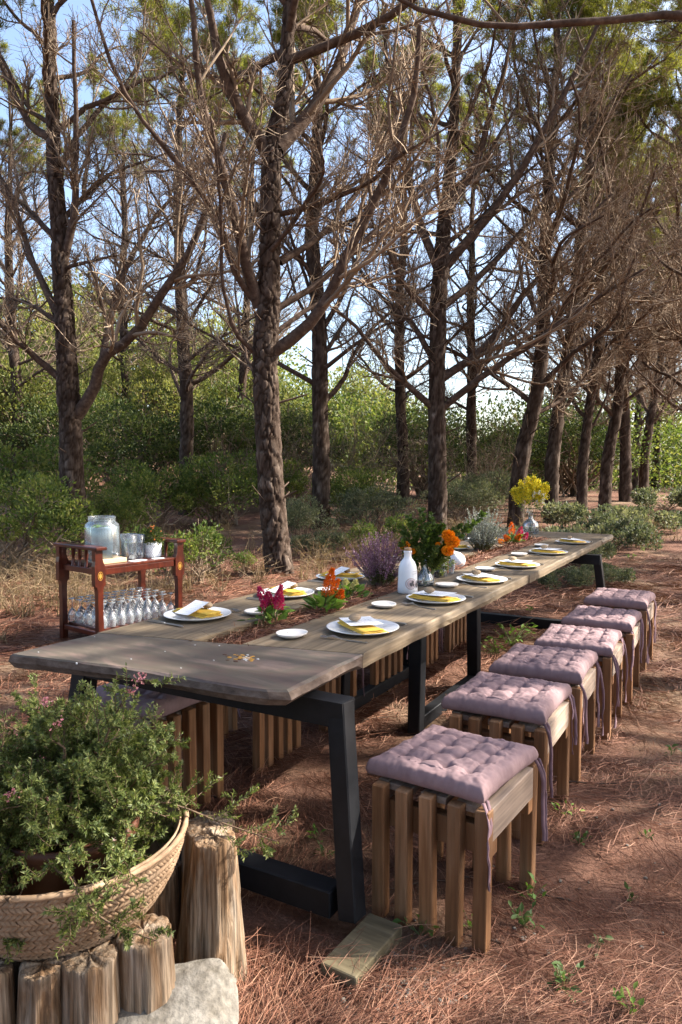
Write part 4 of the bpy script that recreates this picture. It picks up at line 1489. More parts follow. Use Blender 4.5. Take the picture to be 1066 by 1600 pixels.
def fork_mesh():
    mb = MB()
    zc = lambda y: .003 + .010 * math.exp(-((y - .045) / .028) ** 2) + (.006 * max(0, (y - .075) / .025) ** 2)
    def strip(pts):                              # (x0,x1,y) list
        vs = []
        for x0, x1, y in pts:
            z = zc(y)
            vs += [(x0, y, z), (x1, y, z), (x1, y, z - .0022), (x0, y, z - .0022)]
        fs = [(0, 1, 2, 3)]
        for k in range(len(pts) - 1):
            a = 4 * k
            fs += [(a, a + 4, a + 5, a + 1), (a + 1, a + 5, a + 6, a + 2), (a + 2, a + 6, a + 7, a + 3), (a + 3, a + 7, a + 4, a)]
        a = 4 * (len(pts) - 1)
        fs.append((a + 3, a + 2, a + 1, a))
        mb.add(vs, fs)
    strip([(-.0065, .0065, -.10), (-.0068, .0068, -.08), (-.0042, .0042, -.03), (-.0030, .0030, .0), (-.0032, .0032, .025), (-.008, .008, .040), (-.0115, .0115, .050), (-.0122, .0122, .058)])
    for x in (-.0098, -.0033, .0033, .0098):
        strip([(x - .0019, x + .0019, .0582), (x - .0017, x + .0017, .075), (x - .0008, x + .0008, .098)])
    return mb.mesh('fork', M['steel'], False)


def knife_mesh():
    mb = MB()
    def loft(rows):                              # (y, x0, x1, z0, z1)
        vs = []
        for y, x0, x1, z0, z1 in rows:
            vs += [(x0, y, z0), (x1, y, z0), (x1, y, z1), (x0, y, z1)]
        fs = [(0, 1, 2, 3)]
        for k in range(len(rows) - 1):
            a = 4 * k
            fs += [(a, a + 4, a + 5, a + 1), (a + 1, a + 5, a + 6, a + 2), (a + 2, a + 6, a + 7, a + 3), (a + 3, a + 7, a + 4, a)]
        a = 4 * (len(rows) - 1); fs.append((a + 3, a + 2, a + 1, a))
        mb.add(vs, fs)
    loft([(-.115, -.0065, .0065, .001, .007), (-.11, -.008, .008, .0, .008), (-.04, -.006, .006, .001, .008), (-.005, -.0045, .0045, .0015, .007)])
    loft([(-.0048, -.004, .004, .003, .005), (.01, -.009, .006, .003, .005), (.07, -.010, .006, .003, .005), (.100, -.006, .006, .003, .005), (.113, .001, .005, .003, .0045)])
    return mb.mesh('knife', M['steel'], False)


plate_m = plate_mesh(); dishes = [dish_mesh(k) for k in range(3)]; naps = [napkin_mesh(60 + k) for k in range(3)]
cards = [card_meshes(70 + k) for k in range(3)]; pebs = [pebble_mesh(80 + k) for k in range(4)]
fork_m, knife_m = fork_mesh(), knife_mesh()
ZT = TOP + .001


def single(name, me, label, cat, loc, rz, group, rx=0, ry=0):
    o = ob(name, me); tag(o, label, cat, group)
    o.location = loc; o.rotation_euler = (rx, ry, rz)
    return o


def setting(i, c, side, word):
    """plate, napkin, card, pebble and cutlery; side = +1 right row, -1 left row"""
    a = -TAZ + (R(90) if side > 0 else R(-90))             # local +y points to the middle of the table
    a += R(random.uniform(-6, 6))
    rot = Matrix.Rotation(a, 3, 'Z')
    row = 'right' if side > 0 else 'left'
    at = lambda x, y, z: c + rot @ Vector((x, y, 0)) + Vector((0, 0, z))
    single('plate', plate_m, f'round white plate at the {word} setting of the {row}-hand row', 'plate', at(0, 0, ZT), a, 'dinner plates on the table')
    if side > 0:
        na = a + R(66 + random.uniform(-20, 16))
        single('napkin', naps[i % 3], f'folded yellow napkin on the {word} plate of the right-hand row', 'napkin', at(-.022, -.006, ZT + .0145), na, 'yellow napkins on the plates').scale = (1.0, 1.12, .9)
        cx, cy, ca = .006, .012, na + R(90 + random.uniform(-9, 9))
        cm = cards[i % 3]
        cd = single('menu_card', cm[0], f'white menu card on the {word} plate of the right-hand row', 'menu card', at(cx, cy, ZT + .0330), ca, 'menu cards on the plates'); cd.scale = (1.3, 1.25, .5)
        single('pebble', pebs[i % 4], f'small tan pebble holding the card on the {word} right-hand plate', 'pebble', at(cx - .018, cy + .018, ZT + .0390), a + random.uniform(0, 3), 'pebbles on the menu cards')
    else:
        single('napkin', naps[i % 3], f'folded yellow napkin on the {word} plate of the left-hand row', 'napkin', at(.0, .0, ZT + .0145), a + R(random.uniform(60, 100)), 'yellow napkins on the plates')
        cm = cards[i % 3]
        ca = -TAZ + R(-18 + random.uniform(-12, 12))
        wp = c + dv * (-.035) + nv * (.0)
        cd = single('menu_card', cm[0], f'white menu card propped on the {word} plate of the left-hand row', 'menu card', Vector((wp.x, wp.y, ZT + .042)), ca, 'menu cards on the plates', rx=R(14)); cd.scale = (.85, .85, .85)
        wp = c + dv * (.055) + nv * (.01)
        single('pebble', pebs[i % 4], f'brown pebble behind the card on the {word} left-hand plate', 'pebble', Vector((wp.x, wp.y, ZT + .031)), a + 1, 'pebbles on the menu cards')
    ink = ob('handwriting', cm[1], cd)
    if True:
        single('fork', fork_m, f'steel fork beside the {word} plate of the {row}-hand row', 'fork', at(-.185, -.005, ZT), a + R(random.uniform(-14, 6)), 'forks on the table')
        single('knife', knife_m, f'steel knife beside the {word} plate of the {row}-hand row', 'knife', at(.178, -.005, ZT), a + R(random.uniform(-5, 5)), 'knives on the table')


for i, (px, py) in enumerate(((567, 981), (687, 936), (770, 907), (812, 883), (861, 863), (895, 847))):
    p = G(px, py, TOP + .012); u, v = UV(p)
    c = TW(u, min(-.165, v), 0)
    setting(i, c, 1, ords[i])
for i, (px, py) in enumerate(((305, 960), (447, 927), (527, 901))):
    p = G(px, py, TOP + .012); u, v = UV(p)
    setting(i, TW(u, max(-.935, v), 0), -1, ords[i])
for i, u in enumerate((3.05, 3.85, 4.65)):
    setting(i + 3, TW(u, -.93), -1, ords[i + 3])
for i, (px, py) in enumerate(((456, 991), (600, 945), (698, 914), (758, 889), (811, 866), (846, 852))):
    p = G(px, py, ZT + .01)
    single('side_dish', dishes[i % 3], f'small uneven off-white dish near the {ords[i]} plate of the right-hand row', 'dish', (p.x, p.y, ZT), i * 1.7, 'small side dishes on the table')
for i, (px, py) in enumerate(((404, 956), (512, 922))):
    p = G(px, py, ZT + .01)
    single('side_dish', dishes[(i + 1) % 3], f'small off-white dish near the {ords[i]} plate of the left-hand row', 'dish', (p.x, p.y, ZT), i * 2.1, 'small side dishes on the table')

# ------------------------------------------------------------------ flowers, bottle and vases down the middle
def TP(px, py, z=TOP - .015):
    p = G(px, py, z); p.z = z
    return p


def heather(label, loc, seed, n, h, spread, mat, petals=46, size=.010, name='heather_plant'):
    rg = np.random.default_rng(seed)
    root = thing(name, label, 'potted heather' if 'purple' in label else 'plant', loc)
    az = rg.uniform(0, 6.28, n); el = np.radians(rg.uniform(36, 88, n)) ** 1
    d = np.stack([np.cos(az) * np.cos(el), np.sin(az) * np.cos(el), np.sin(el)], 1)
    L = h * rg.uniform(.65, 1.05, n) * (.85 + .2 * np.sin(el))
    k = 8; t = np.linspace(0, 1, k)
    b0 = np.stack([np.cos(az), np.sin(az), np.zeros(n)], 1) * rg.uniform(0, .05, n)[:, None]
    pp = b0[:, None] + d[:, None] * (t[None, :, None] * L[:, None, None]) * np.array([spread, spread, 1])
    pp[:, :, 2] += (t[None] ** 2) * .10 * L[:, None]
    v, f = tube_arrays(pp, np.linspace(.0018, .0008, k)[None] * np.ones((n, 1)), 3)
    ob('stems', me_arrays('stems', v, [f], M['stem_brown']), root, kind='stuff')
    m = n * petals
    i = np.repeat(np.arange(n), petals); tt = rg.uniform(.34, 1.0, m) * (k - 1)
    a = np.minimum(tt.astype(int), k - 2); fr = (tt - a)[:, None]
    p = pp[i, a] * (1 - fr) + pp[i, a + 1] * fr
    dd = nrm(rdir(m, rg) + nrm(pp[i, a + 1] - pp[i, a]) * .9)
    v, f = leaves(p, dd, rdir(m, rg), rg.uniform(.6, 1.2, m) * size, rg.uniform(.5, .9, m) * size)
    ob('florets', me_arrays('florets', v, [f], mat, False), root, kind='stuff')
    m2 = n * 26
    i = rg.integers(0, n, m2); tt = rg.uniform(.05, .45, m2) * (k - 1)
    a = np.minimum(tt.astype(int), k - 2); fr = (tt - a)[:, None]
    p = pp[i, a] * (1 - fr) + pp[i, a + 1] * fr
    v, f = leaves(p, nrm(rdir(m2, rg) + np.array([0, 0, .4])), rdir(m2, rg), np.full(m2, .014), np.full(m2, .0035))
    ob('leaves', me_arrays('leaves', v, [f], M['leaf_dark'], False), root, kind='stuff')
    # the peat ball it sits in
    MB().lathe([(.0001, .045), (.03, .043), (.05, .03), (.058, .008), (.058, -.01)], 14, wob=lambda a, r, z: 1 + .1 * math.sin(3 * a)).build('root_ball', M['pot_brown'], root, True)
    return root


heather('purple heather with fanned stems, in the needle trough behind the white bottle', TP(596, 915), 301, 150, .27, .95, M['heather'], 52)
heather('silvery white heather right of the marigolds in the needle trough', TP(752, 862), 302, 150, .31, .85, M['silver'], 60, .011, name='silver_heather')


def leaf_mesh(seed, mat, L=1.0, w=.5):
    rg = np.random.default_rng(seed)
    vs, fs = [], []
    bend = rg.uniform(.15, .5); tw = rg.uniform(-.2, .2)
    rows = [(0, .06), (.18, .55), (.42, 1.0), (.68, .78), (.88, .36), (1.0, .02)]
    for t, k in rows:
        y = t * L; z = -bend * t * t * L * .6 + .10 * L * t
        hw = w * L * .5 * k
        vs += [(-hw, y, z + hw * .45 + tw * hw), (0, y, z), (hw, y, z + hw * .45 - tw * hw)]
    for q in range(len(rows) - 1):
        a = q * 3
        fs += [(a, a + 1, a + 4, a + 3), (a + 1, a + 2, a + 5, a + 4)]
    return MB().add(vs, fs).mesh('leaf', mat, True)


def leaf_obj(root, me, p, d, up, L, parent=None):
    d = Vector(d).normalized(); x = d.cross(Vector(up))
    if x.length < 1e-3:
        x = Vector((1, 0, 0))
    x.normalize(); z = x.cross(d)
    o = ob('leaf', me, root)
    o.matrix_local = Matrix.Translation(p) @ Matrix((x, d, z)).transposed().to_4x4() @ Matrix.Scale(L, 4)
    return o


def leafy_base(root, rg, n, L, w, r, h, mat):
    n = int(n * .8)
    p = np.stack([rg.normal(size=n) * r * .40, rg.normal(size=n) * r * .40, rg.uniform(.0, h, n)], 1)
    d = nrm(np.stack([p[:, 0], p[:, 1], np.full(n, .02)], 1) / max(r, 1e-3) + rdir(n, rg) * .5 + np.array([0, 0, .25]))
    me = [leaf_mesh(int(rg.integers(1, 9999)), mat, 1.0, w / L) for _ in range(5)]
    for i in range(n):
        leaf_obj(root, me[i % 5], p[i], d[i], np.array([0, 0, 1.]) + rg.normal(size=3) * .35, L * rg.uniform(.6, 1.25))


def plume(root, base, tip, r, n, mat, rg, size=.012, name='plume'):
    base, tip = np.array(base), np.array(tip)
    t = rg.random(n) ** .8
    ax = tip - base; L = np.linalg.norm(ax); ax = ax / L
    pr = r * np.sin(np.pi * np.clip(.18 + t * .80, 0, 1)) ** .8 * (1 - .55 * t)
    o = rdir(n, rg); o -= (o @ ax)[:, None] * ax; o = nrm(o)
    p = base + ax * (t * L)[:, None] + o * (pr * rg.uniform(.5, 1.0, n))[:, None]
    d = nrm(o * .8 + ax * .9 + rdir(n, rg) * .5)
    v, f = leaves(p, d, rdir(n, rg), rg.uniform(.6, 1.3, n) * size, rg.uniform(.5, .8, n) * size * .7)
    ob(name, me_arrays(name, v, [f], mat, False), root, kind='stuff')
    MB().tube([tuple(base - ax * .05), tuple(base), tuple(base + ax * L * .8)], [.003, .003, .0015], 5).build('stem', M['stem_green'], root)


def celosia(label, loc, seed, plumes, mat, leafn=46, leafmat='leaf_mid', L=.05, cat='flower'):
    rg = np.random.default_rng(seed)
    root = thing('celosia', label, cat, loc)
    for b, t, r, n, mm in plumes:
        plume(root, b, t, r, n, M[mm], rg)
    leafy_base(root, rg, leafn, L, L * .5, .075, .06, M[leafmat])
    return root


M['leaf_single'] = leaf_mat('single green leaf', [(0, (.065, .13, .022)), (.5, (.11, .20, .032)), (1, (.19, .27, .06))], transl=.4, src='object')
M['leaf_single_dark'] = leaf_mat('single dark leaf', [(0, (.030, .065, .014)), (.5, (.055, .10, .022)), (1, (.10, .15, .05))], transl=.35, src='object')
M['leaf_fresh'] = leaf_mat('fresh leaves', [(0, (.075, .15, .025)), (.5, (.12, .22, .035)), (1, (.20, .29, .07))], transl=.4)
celosia('magenta cockscomb plumes with green leaves at the near end of the trough', TP(424, 974), 311,
        [((-.015, .0, .075), (-.055, .01, .155), .024, 420, 'magenta'), ((.0, .01, .07), (-.015, .0, .135), .030, 420, 'magenta'),
         ((.02, .0, .07), (.045, .0, .165), .022, 460, 'magenta'), ((.03, -.02, .06), (.045, -.02, .125), .026, 380, 'magenta'),
         ((-.03, -.02, .05), (-.03, -.02, .10), .020, 260, 'magenta')], M['magenta'], 60, 'leaf_single')
celosia('tall orange cockscomb plume with broad leaves in the trough', TP(510, 957), 312,
        [((0, 0, .075), (.03, .0, .205), .034, 900, 'orange'), ((.055, .0, .06), (.075, -.005, .105), .022, 280, 'orange'), ((.02, .02, .09), (.06, .03, .15), .015, 200, 'orange')],
        M['orange'], 60, 'leaf_single', .07)
celosia('pale yellow cockscomb with green leaves, left of the white bottle', TP(543, 938), 313,
        [((0, 0, .05), (-.01, .0, .105), .028, 360, 'cream'), ((.03, 0, .05), (.045, .01, .10), .024, 300, 'cream')], M['cream'], 56, 'leaf_single', .06)
celosia('orange and magenta plumes at the far end of the trough', TP(805, 850), 314,
        [((-.03, 0, .08), (-.03, .02, .19), .036, 520, 'orange'), ((.03, 0, .06), (.055, .0, .15), .034, 420, 'magenta'), ((.07, -.02, .04), (.10, -.03, .10), .030, 360, 'magenta'),
         ((-.06, -.03, .03), (-.10, -.03, .08), .034, 360, 'orange'), ((.0, -.04, .04), (.03, -.06, .09), .034, 360, 'orange'), ((-.12, -.08, .01), (-.17, -.10, .05), .03, 260, 'marigold')],
        M['orange'], 80, 'leaf_single', .07)

# white bottle
p = TP(637, 926, TOP); p.z = ZT
bt = thing('ceramic_bottle', 'white ceramic bottle with cork and round pinkish print beside the heather', 'bottle', p)
bt.scale = (1.12, 1.12, 1.08)
MB().lathe([(.0001, .004), (.044, .0), (.0475, .004), (.047, .03), (.044, .105), (.0415, .130), (.034, .152), (.022, .167), (.0175, .176), (.0175, .196), (.0195, .200), (.0195, .207), (.014, .208), (.012, .19), (.0001, .18)], 40).build('body', M['ceramic'], bt, True)
MB().lathe([(.0001, .222), (.016, .2215), (.0175, .219), (.0165, .2085), (.0001, .2085)], 20).build('cork', M['cork'], bt, True)


def on_bottle(poly, off, name, mat, parent):
    """flat print wrapped on the bottle: poly in (angle offset metres, height)"""
    n = len(poly)
    cx = sum(q[0] for q in poly) / n; cz = sum(q[1] for q in poly) / n
    def pt(s, z):
        r = .0475 - (.0035 * max(0, z - .03) / .075) + off
        a = R(-80) + s / r
        return (r * math.cos(a), r * math.sin(a), z)
    rings = []
    for f in (0.001, .35, .7, 1.0):
        rings += [pt(cx + (q[0] - cx) * f, cz + (q[1] - cz) * f) for q in poly]
    fs = []
    for k in range(3):
        fs += [(k * n + i, (k + 1) * n + i, (k + 1) * n + (i + 1) % n, k * n + (i + 1) % n) for i in range(n)]
    return MB().add(rings, fs).build(name, mat, parent)


circ = lambda cx, cz, r, k=22, sq=1.0: [(cx + r * math.cos(2 * math.pi * i / k), cz + r * sq * math.sin(2 * math.pi * i / k)) for i in range(k)]
on_bottle(circ(.004, .050, .028), .0008, 'round_print', M['print_pink'], bt)
on_bottle(circ(.004, .050, .023), .0014, 'round_print', M['ceramic'], bt)
on_bottle(circ(.004, .050, .0205), .0020, 'round_print', M['print_pink'], bt)
fig = [(-.010, .040), (-.004, .037), (.002, .042), (.010, .036), (.012, .046), (.006, .052), (.010, .062), (.003, .068), (-.003, .062), (-.004, .054), (-.012, .056), (-.014, .048)]
on_bottle([(x + .010, z) for x, z in fig], .0028, 'dark_figure', M['print_dark'], bt)
on_bottle([(x * .8 + .040, z * 1.15 - .012) for x, z in fig], .0028, 'dark_figure', M['print_dark'], bt)
on_bottle([(.036, .030), (.041, .028), (.043, .045), (.040, .060), (.036, .045)], .0024, 'dark_figure', M['print_dark'], bt)
mbs = MB()
for k in range(2):
    s0 = .012
    rgk = random.Random(k)
    while s0 < .040:
        z = .108 - .010 * k + rgk.uniform(-.0012, .0012)
        l = rgk.uniform(.004, .009)
        vs = []
        for t in range(4):
            s = s0 + l * t / 3; zz_ = z + rgk.uniform(-.0014, .0014)
            r = .0447; a = R(-80) + s / r
            for dz in (-.0007, .0007):
                vs.append((r * math.cos(a), r * math.sin(a), zz_ + dz))
        mbs.add(vs, [(2 * q, 2 * q + 2, 2 * q + 3, 2 * q + 1) for q in range(3)])
        s0 += l + .002
mbs.build('script', M['ink'], bt)


def stem_spray(root, rg, base, tips, Lleaf, wleaf, mat, per=26, r=.0022, start=.3, name='foliage', two_row=False):
    base = np.array(base, float)
    k = 9; t = np.linspace(0, 1, k)
    pps = []
    for tip in tips:
        tip = np.array(tip, float)
        mid = base * .5 + tip * .5 + np.array([0, 0, .18 * np.linalg.norm(tip - base)]) * np.array([0, 0, .4])
        pps.append(spline([base, mid, tip], k))
    pp = np.array(pps)
    v, f = tube_arrays(pp, np.linspace(r, r * .4, k)[None] * np.ones((len(tips), 1)), 4)
    ob('stems', me_arrays('stems', v, [f], M['stem_green']), root, kind='stuff')
    n = len(tips); m = n * per
    i = np.repeat(np.arange(n), per); tt = (start + (1 - start) * rg.random(m)) * (k - 1)
    a = np.minimum(tt.astype(int), k - 2); fr = (tt - a)[:, None]
    p = pp[i, a] * (1 - fr) + pp[i, a + 1] * fr
    ax = nrm(pp[i, a + 1] - pp[i, a])
    o = rdir(m, rg); o = nrm(o - (o * ax).sum(1)[:, None] * ax)
    v, f = leaves(p, nrm(o + ax * .55), ax * .4 + rdir(m, rg) * .6, rg.uniform(.7, 1.2, m) * Lleaf, rg.uniform(.7, 1.2, m) * wleaf)
    ob(name, me_arrays(name, v, [f], mat, False), root, kind='stuff')
    return pp


def pompom(root, c, r, rg, mat, name='marigold_head'):
    n = 420
    d = rdir(n, rg)
    d[:, 2] = d[:, 2] * .9 + .1
    p = np.array(c) + nrm(d) * (r * rg.uniform(.55, .82, n))[:, None] * np.array([1, 1, .8])
    v, f = leaves(p, nrm(d + rdir(n, rg) * .55), rdir(n, rg), np.full(n, r * .38), np.full(n, r * .36))
    ob(name, me_arrays(name, v, [f], mat, False), root, kind='stuff')


M['leaf_bouquet'] = leaf_mat('glossy dark leaves', [(0, (.030, .055, .012)), (.5, (.055, .095, .018)), (1, (.11, .16, .03))], transl=.4)
rg = np.random.default_rng(320)
# fluted glass decanter with tall leafy stems and marigolds
p = TP(664, 920, TOP - .02)
vz = thing('glass_decanter', 'grey fluted glass decanter right of the white bottle', 'vase', p)
MB().lathe([(.0001, .006), (.036, .003), (.047, .012), (.052, .045), (.046, .075), (.026, .102), (.017, .118), (.016, .150), (.024, .168), (.0225, .168), (.0145, .150), (.0155, .118), (.024, .101), (.044, .074), (.049, .045), (.044, .014), (.0001, .009)], 36,
           wob=lambda a, r, z: 1 + .035 * math.cos(12 * a)).build('body', M['glass_blue'], vz, True)
fb = thing('leafy_bouquet', 'bouquet of dark leafy stems with orange marigolds above the glass decanter', 'bouquet', (p.x, p.y, p.z))
stem_spray(fb, rg, (0, 0, .02), [(-.02, 0, .45), (-.13, .02, .35), (-.065, .05, .38), (.0, -.03, .34), (.07, .03, .36), (.04, .0, .42), (-.14, -.03, .27), (.14, .02, .29), (-.09, .0, .41), (.11, .05, .38), (.28, .10, .37), (.20, .06, .36), (.36, .16, .42)], .034, .020, M['leaf_bouquet'], per=110, start=.32)
stem_spray(fb, rg, (0.01, 0, .05), [(-.07, .0, .27), (.06, -.02, .25), (.11, .0, .22), (.15, -.02, .20), (.02, .03, .30), (-.05, -.03, .24), (.10, -.05, .18), (-.13, .0, .20), (.0, .0, .33), (.18, .0, .26), (.05, -.06, .22)], .028, .014, M['leaf_mid'], per=80, start=.35, name='lighter_foliage')
for c, r in (((.150, -.02, .270), .040), ((.128, -.015, .305), .036), ((.122, -.04, .222), .034), ((-.115, 0, .245), .030), ((-.075, -.02, .215), .020), ((.07, -.01, .255), .014)):
    pompom(fb, c, r, rg, M['marigold'])
# straight glass with trailing greens
p = TP(688, 906, TOP - .018)
gj = thing('glass_jar', 'straight clear glass with trailing greens below the marigolds', 'glass jar', p)
MB().lathe([(.0001, .004), (.034, .002), (.040, .008), (.042, .11), (.040, .11), (.038, .010), (.0001, .008)], 30).build('body', M['glass'], gj, True)
fg = thing('trailing_greens', 'feathery greens standing in the straight clear glass', 'greenery', p)
stem_spray(fg, rg, (0, 0, .015), [(-.05, -.03, .13), (.03, -.05, .10), (.05, .0, .15), (-.03, .03, .16), (.08, -.03, .12), (-.08, 0, .10), (.0, -.07, .06)], .022, .007, M['leaf_mid'], per=70, start=.1)
# round white vase, lying glass cone
p = TP(714, 888, TOP - .02)
wv = thing('round_vase', 'round white ceramic vase lying tilted under the marigolds', 'vase', (p.x, p.y, p.z + .055))
MB().lathe([(.0001, -.056), (.03, -.052), (.052, -.028), (.058, .0), (.048, .03), (.026, .056), (.014, .07), (.016, .084), (.013, .084), (.011, .07), (.02, .05)], 30).build('body', M['ceramic'], wv, True)
wv.rotation_euler = (R(-8), R(-32), 0)
p = TP(706, 902, TOP - .018)
fl2 = thing('glass_flute', 'narrow clear glass standing in front of the round white vase', 'glass', p)
MB().lathe([(.0001, .003), (.022, .001), (.024, .006), (.018, .03), (.022, .11), (.0205, .11), (.0165, .03), (.0001, .012)], 24).build('body', M['glass'], fl2, True)
# clear bottle with goldenrod
p = TP(829, 834, TOP); p.z = ZT
cb = thing('clear_bottle', 'clear glass bottle at the far end of the table holding yellow sprays', 'bottle', p)
MB().lathe([(.0001, .006), (.075, .0), (.082, .006), (.082, .085), (.07, .115), (.03, .145), (.022, .16), (.021, .205), (.026, .212), (.023, .212), (.0185, .203), (.0195, .16), (.027, .146), (.066, .116), (.078, .085), (.078, .010), (.0001, .012)], 32).build('body', M['glass'], cb, True)
gd = thing('goldenrod', 'yellow goldenrod sprays with small white flowers in the clear bottle', 'flowers', (p.x, p.y, p.z))
tips = [(-.15, 0, .46), (-.10, .03, .52), (-.04, 0, .56), (.02, -.02, .57), (.08, .02, .53), (.14, 0, .50), (.10, -.03, .45), (-.06, -.04, .47), (.0, .03, .50), (.17, .02, .47), (-.18, .02, .44)]
pp = stem_spray(gd, rg, (0, 0, .02), tips, .05, .012, M['leaf_fresh'], per=26, start=.42)
m = len(tips) * 700
i = rg.integers(0, len(tips), m); tt = rg.uniform(.66, 1.02, m)
k = 8
a = np.minimum((tt * k).astype(int), k - 1); fr = np.minimum(tt * k - a, 1.0)[:, None]
q = pp[i, a] * (1 - fr) + pp[i, a + 1] * fr + rg.normal(size=(m, 3)) * (.030 * (1.40 - tt))[:, None]
v, f = leaves(q, rdir(m, rg), rdir(m, rg), np.full(m, .013), np.full(m, .010))
ob('yellow_sprays', me_arrays('yellow_sprays', v, [f], M['yellow'], False), gd, kind='stuff')
cs = np.array([(.10, -.05, .40), (.12, -.04, .36), (.06, -.06, .42), (.10, -.05, .33), (.02, -.06, .41), (.05, -.05, .32), (-.03, -.04, .23)])
m = len(cs) * 26
i = rg.integers(0, len(cs), m)
v, f = leaves(cs[i] + rg.normal(size=(m, 3)) * .012, rdir(m, rg), rdir(m, rg), np.full(m, .016), np.full(m, .011))
ob('white_flowers', me_arrays('white_flowers', v, [f], M['white_petal'], False), gd, kind='stuff')

# ------------------------------------------------------------------ red serving trolley
A_ = G(154, 889, .64); B_ = G(277, 874, .64)
A_.z = B_.z = 0
lx = (B_ - A_).normalized(); trl = (B_ - A_).length
tz = g1(A_.x, A_.y)
ca = math.atan2(lx.y, lx.x)
TL, TWD = trl + .01, .52
tr_ = thing('serving_trolley', 'red mahogany serving trolley with slatted ends and yellow oval inlays', 'trolley', (A_.x, A_.y, 0), ca)
for (x, s) in ((0.0, -1), (TL, 1)):
    for y in (0.0, TWD):
        mb = MB()
        # side profile of the post: narrow leg, stepped shoulder, wide plate
        prof = [(-.024, .0), (.024, .0), (.024, .14), (.021, .30), (.024, .47), (.030, .50), (.043, .505), (.046, .52), (.046, .655), (.030, .69), (.024, .72), (.024, .785),
                (-.040, .785), (-.040, .70), (-.046, .66), (-.046, .52), (-.043, .505), (-.030, .50), (-.024, .47), (-.021, .30), (-.024, .14)]
        prof = [(px_ * -s, pz_) for px_, pz_ in prof]
        if s > 0:
            prof = prof[::-1]
        mb.prism(prof, -.024, .024)
        mb.v = [(x + a, y - c, b) for a, b, c in mb.v]
        po = mb.build('post', M['mahogany'], tr_)
        if y == 0.0:
            oval = MB()
            ring_o = [(.022 * math.cos(t), .034 * math.sin(t)) for t in np.linspace(0, 2 * math.pi, 24, endpoint=False)]
            ring_i = [(a * .89, b * .91) for a, b in ring_o]
            vs = [(x + a, -.0262, .585 + b) for a, b in ring_o] + [(x + a, -.0262, .585 + b) for a, b in ring_i] + [(x + a, -.024, .585 + b) for a, b in ring_o] + [(x + a, -.024, .585 + b) for a, b in ring_i]
            n = 24
            oval.add(vs, [(i, (i + 1) % n, n + (i + 1) % n, n + i) for i in range(n)] + [(i, 2 * n + i, 2 * n + (i + 1) % n, (i + 1) % n) for i in range(n)])
            for (dx, dz, w_, h_) in ((0, .0, .0042, .026), (-.0095, 0, .0026, .018), (.0095, 0, .0026, .018)):
                q = [(x + dx + w_ * math.cos(t), .585 + dz + h_ * math.sin(t)) for t in np.linspace(0, 2 * math.pi, 8, endpoint=False)]
                oval.add([(a, -.0258, b) for a, b in q] + [(a, -.024, b) for a, b in q], [tuple(range(8))] + [(i, 8 + i, 8 + (i + 1) % 8, (i + 1) % 8) for i in range(8)])
            oval.build('oval_inlay', M['gold'], po)
    MB().box((x, TWD / 2, .799), (.10, TWD + .10, .026), bev=.005).build('top_rail', M['mahogany'], tr_)
    for k in range(3):
        y = TWD / 2 + (k - 1) * .095
        pts = [(x + .006 * math.sin(t * 3), y + .010 * math.sin(t * 3.1 + .3), .635 + .155 * t) for t in np.linspace(0, 1, 9)]
        w = [.017, .015, .0125, .012, .0135, .016, .017, .015, .017]
        MB().tube(pts, w, 8).build('spindle', M['mahogany'], tr_, True)
    MB().box((x, TWD / 2, .615), (.032, TWD - .05, .045), bev=.003).build('end_apron', M['mahogany'], tr_)
    MB().box((x, TWD / 2, .120), (.030, TWD - .05, .040), bev=.003).build('end_apron', M['mahogany'], tr_)
MB().box((TL / 2, TWD / 2, .650), (TL - .062, TWD + .03, .022), bev=.004).build('shelf', M['mahogany'], tr_)
for y in (0.0, TWD):
    MB().box((TL / 2, y, .612), (TL - .10, .026, .050), bev=.003).build('long_apron', M['mahogany'], tr_)
    MB().box((TL / 2, y, .118), (TL - .06, .026, .036), bev=.003).build('long_apron', M['mahogany'], tr_)
MB().box((TL / 2, TWD / 2, .147), (TL - .055, TWD - .055, .018), bev=.003).build('shelf', M['mahogany'], tr_)


def TR(x, y, z):
    q = A_ + lx * x + Vector((-lx.y, lx.x, 0)) * y
    return Vector((q.x, q.y, z))


SH = .6612
bb = MB().box((0, 0, .018), (.26, .085, .036), bev=.003).build('wood_block', M['pale_wood'])
tag(bb, 'pale wooden block under the front of the glass water jar', 'wood block'); bb.location = TR(.17, .10, SH); bb.rotation_euler = (0, 0, ca)
pj = TR(.19, .235, SH)
jar = thing('drinks_jar', 'big glass drinks jar of cloudy water with lime slices and mint', 'jar', pj, ca)
jar.scale = (1.14, 1.14, 1.14)
MB().lathe([(.0001, .006), (.10, .002), (.118, .012), (.122, .03), (.122, .250), (.114, .272), (.098, .284), (.093, .292), (.093, .318), (.098, .322), (.094, .326), (.089, .320), (.089, .291), (.095, .281), (.110, .269), (.117, .248), (.117, .032), (.11, .018), (.0001, .012)], 44).build('glass_body', M['glass'], jar, True)
MB().lathe([(.0001, .014), (.108, .020), (.115, .034), (.115, .240), (.112, .248), (.0001, .248)], 40).build('water', M['water'], jar, True)
for z in (.296, .304, .312):
    MB().lathe([(.0935, z - .003), (.0965, z), (.0935, z + .003)], 36).build('screw_thread', M['glass_blue'], jar, True)
rg = np.random.default_rng(350)
for k in range(9):
    a = rg.uniform(0, 6.28); r = rg.uniform(.05, .088); z = .022 + .02 * rg.random() if k < 5 else .232 + .012 * rg.random()
    sl_ = MB().lathe([(.0001, -.003), (.026, -.003), (.028, 0), (.026, .003), (.0001, .003)], 18)
    o = sl_.build('lime_slice', M['citrus'], jar)
    o.location = (r * math.cos(a), r * math.sin(a), z); o.rotation_euler = (rg.uniform(-.7, .7), rg.uniform(-.7, .7), 0)
m = 90
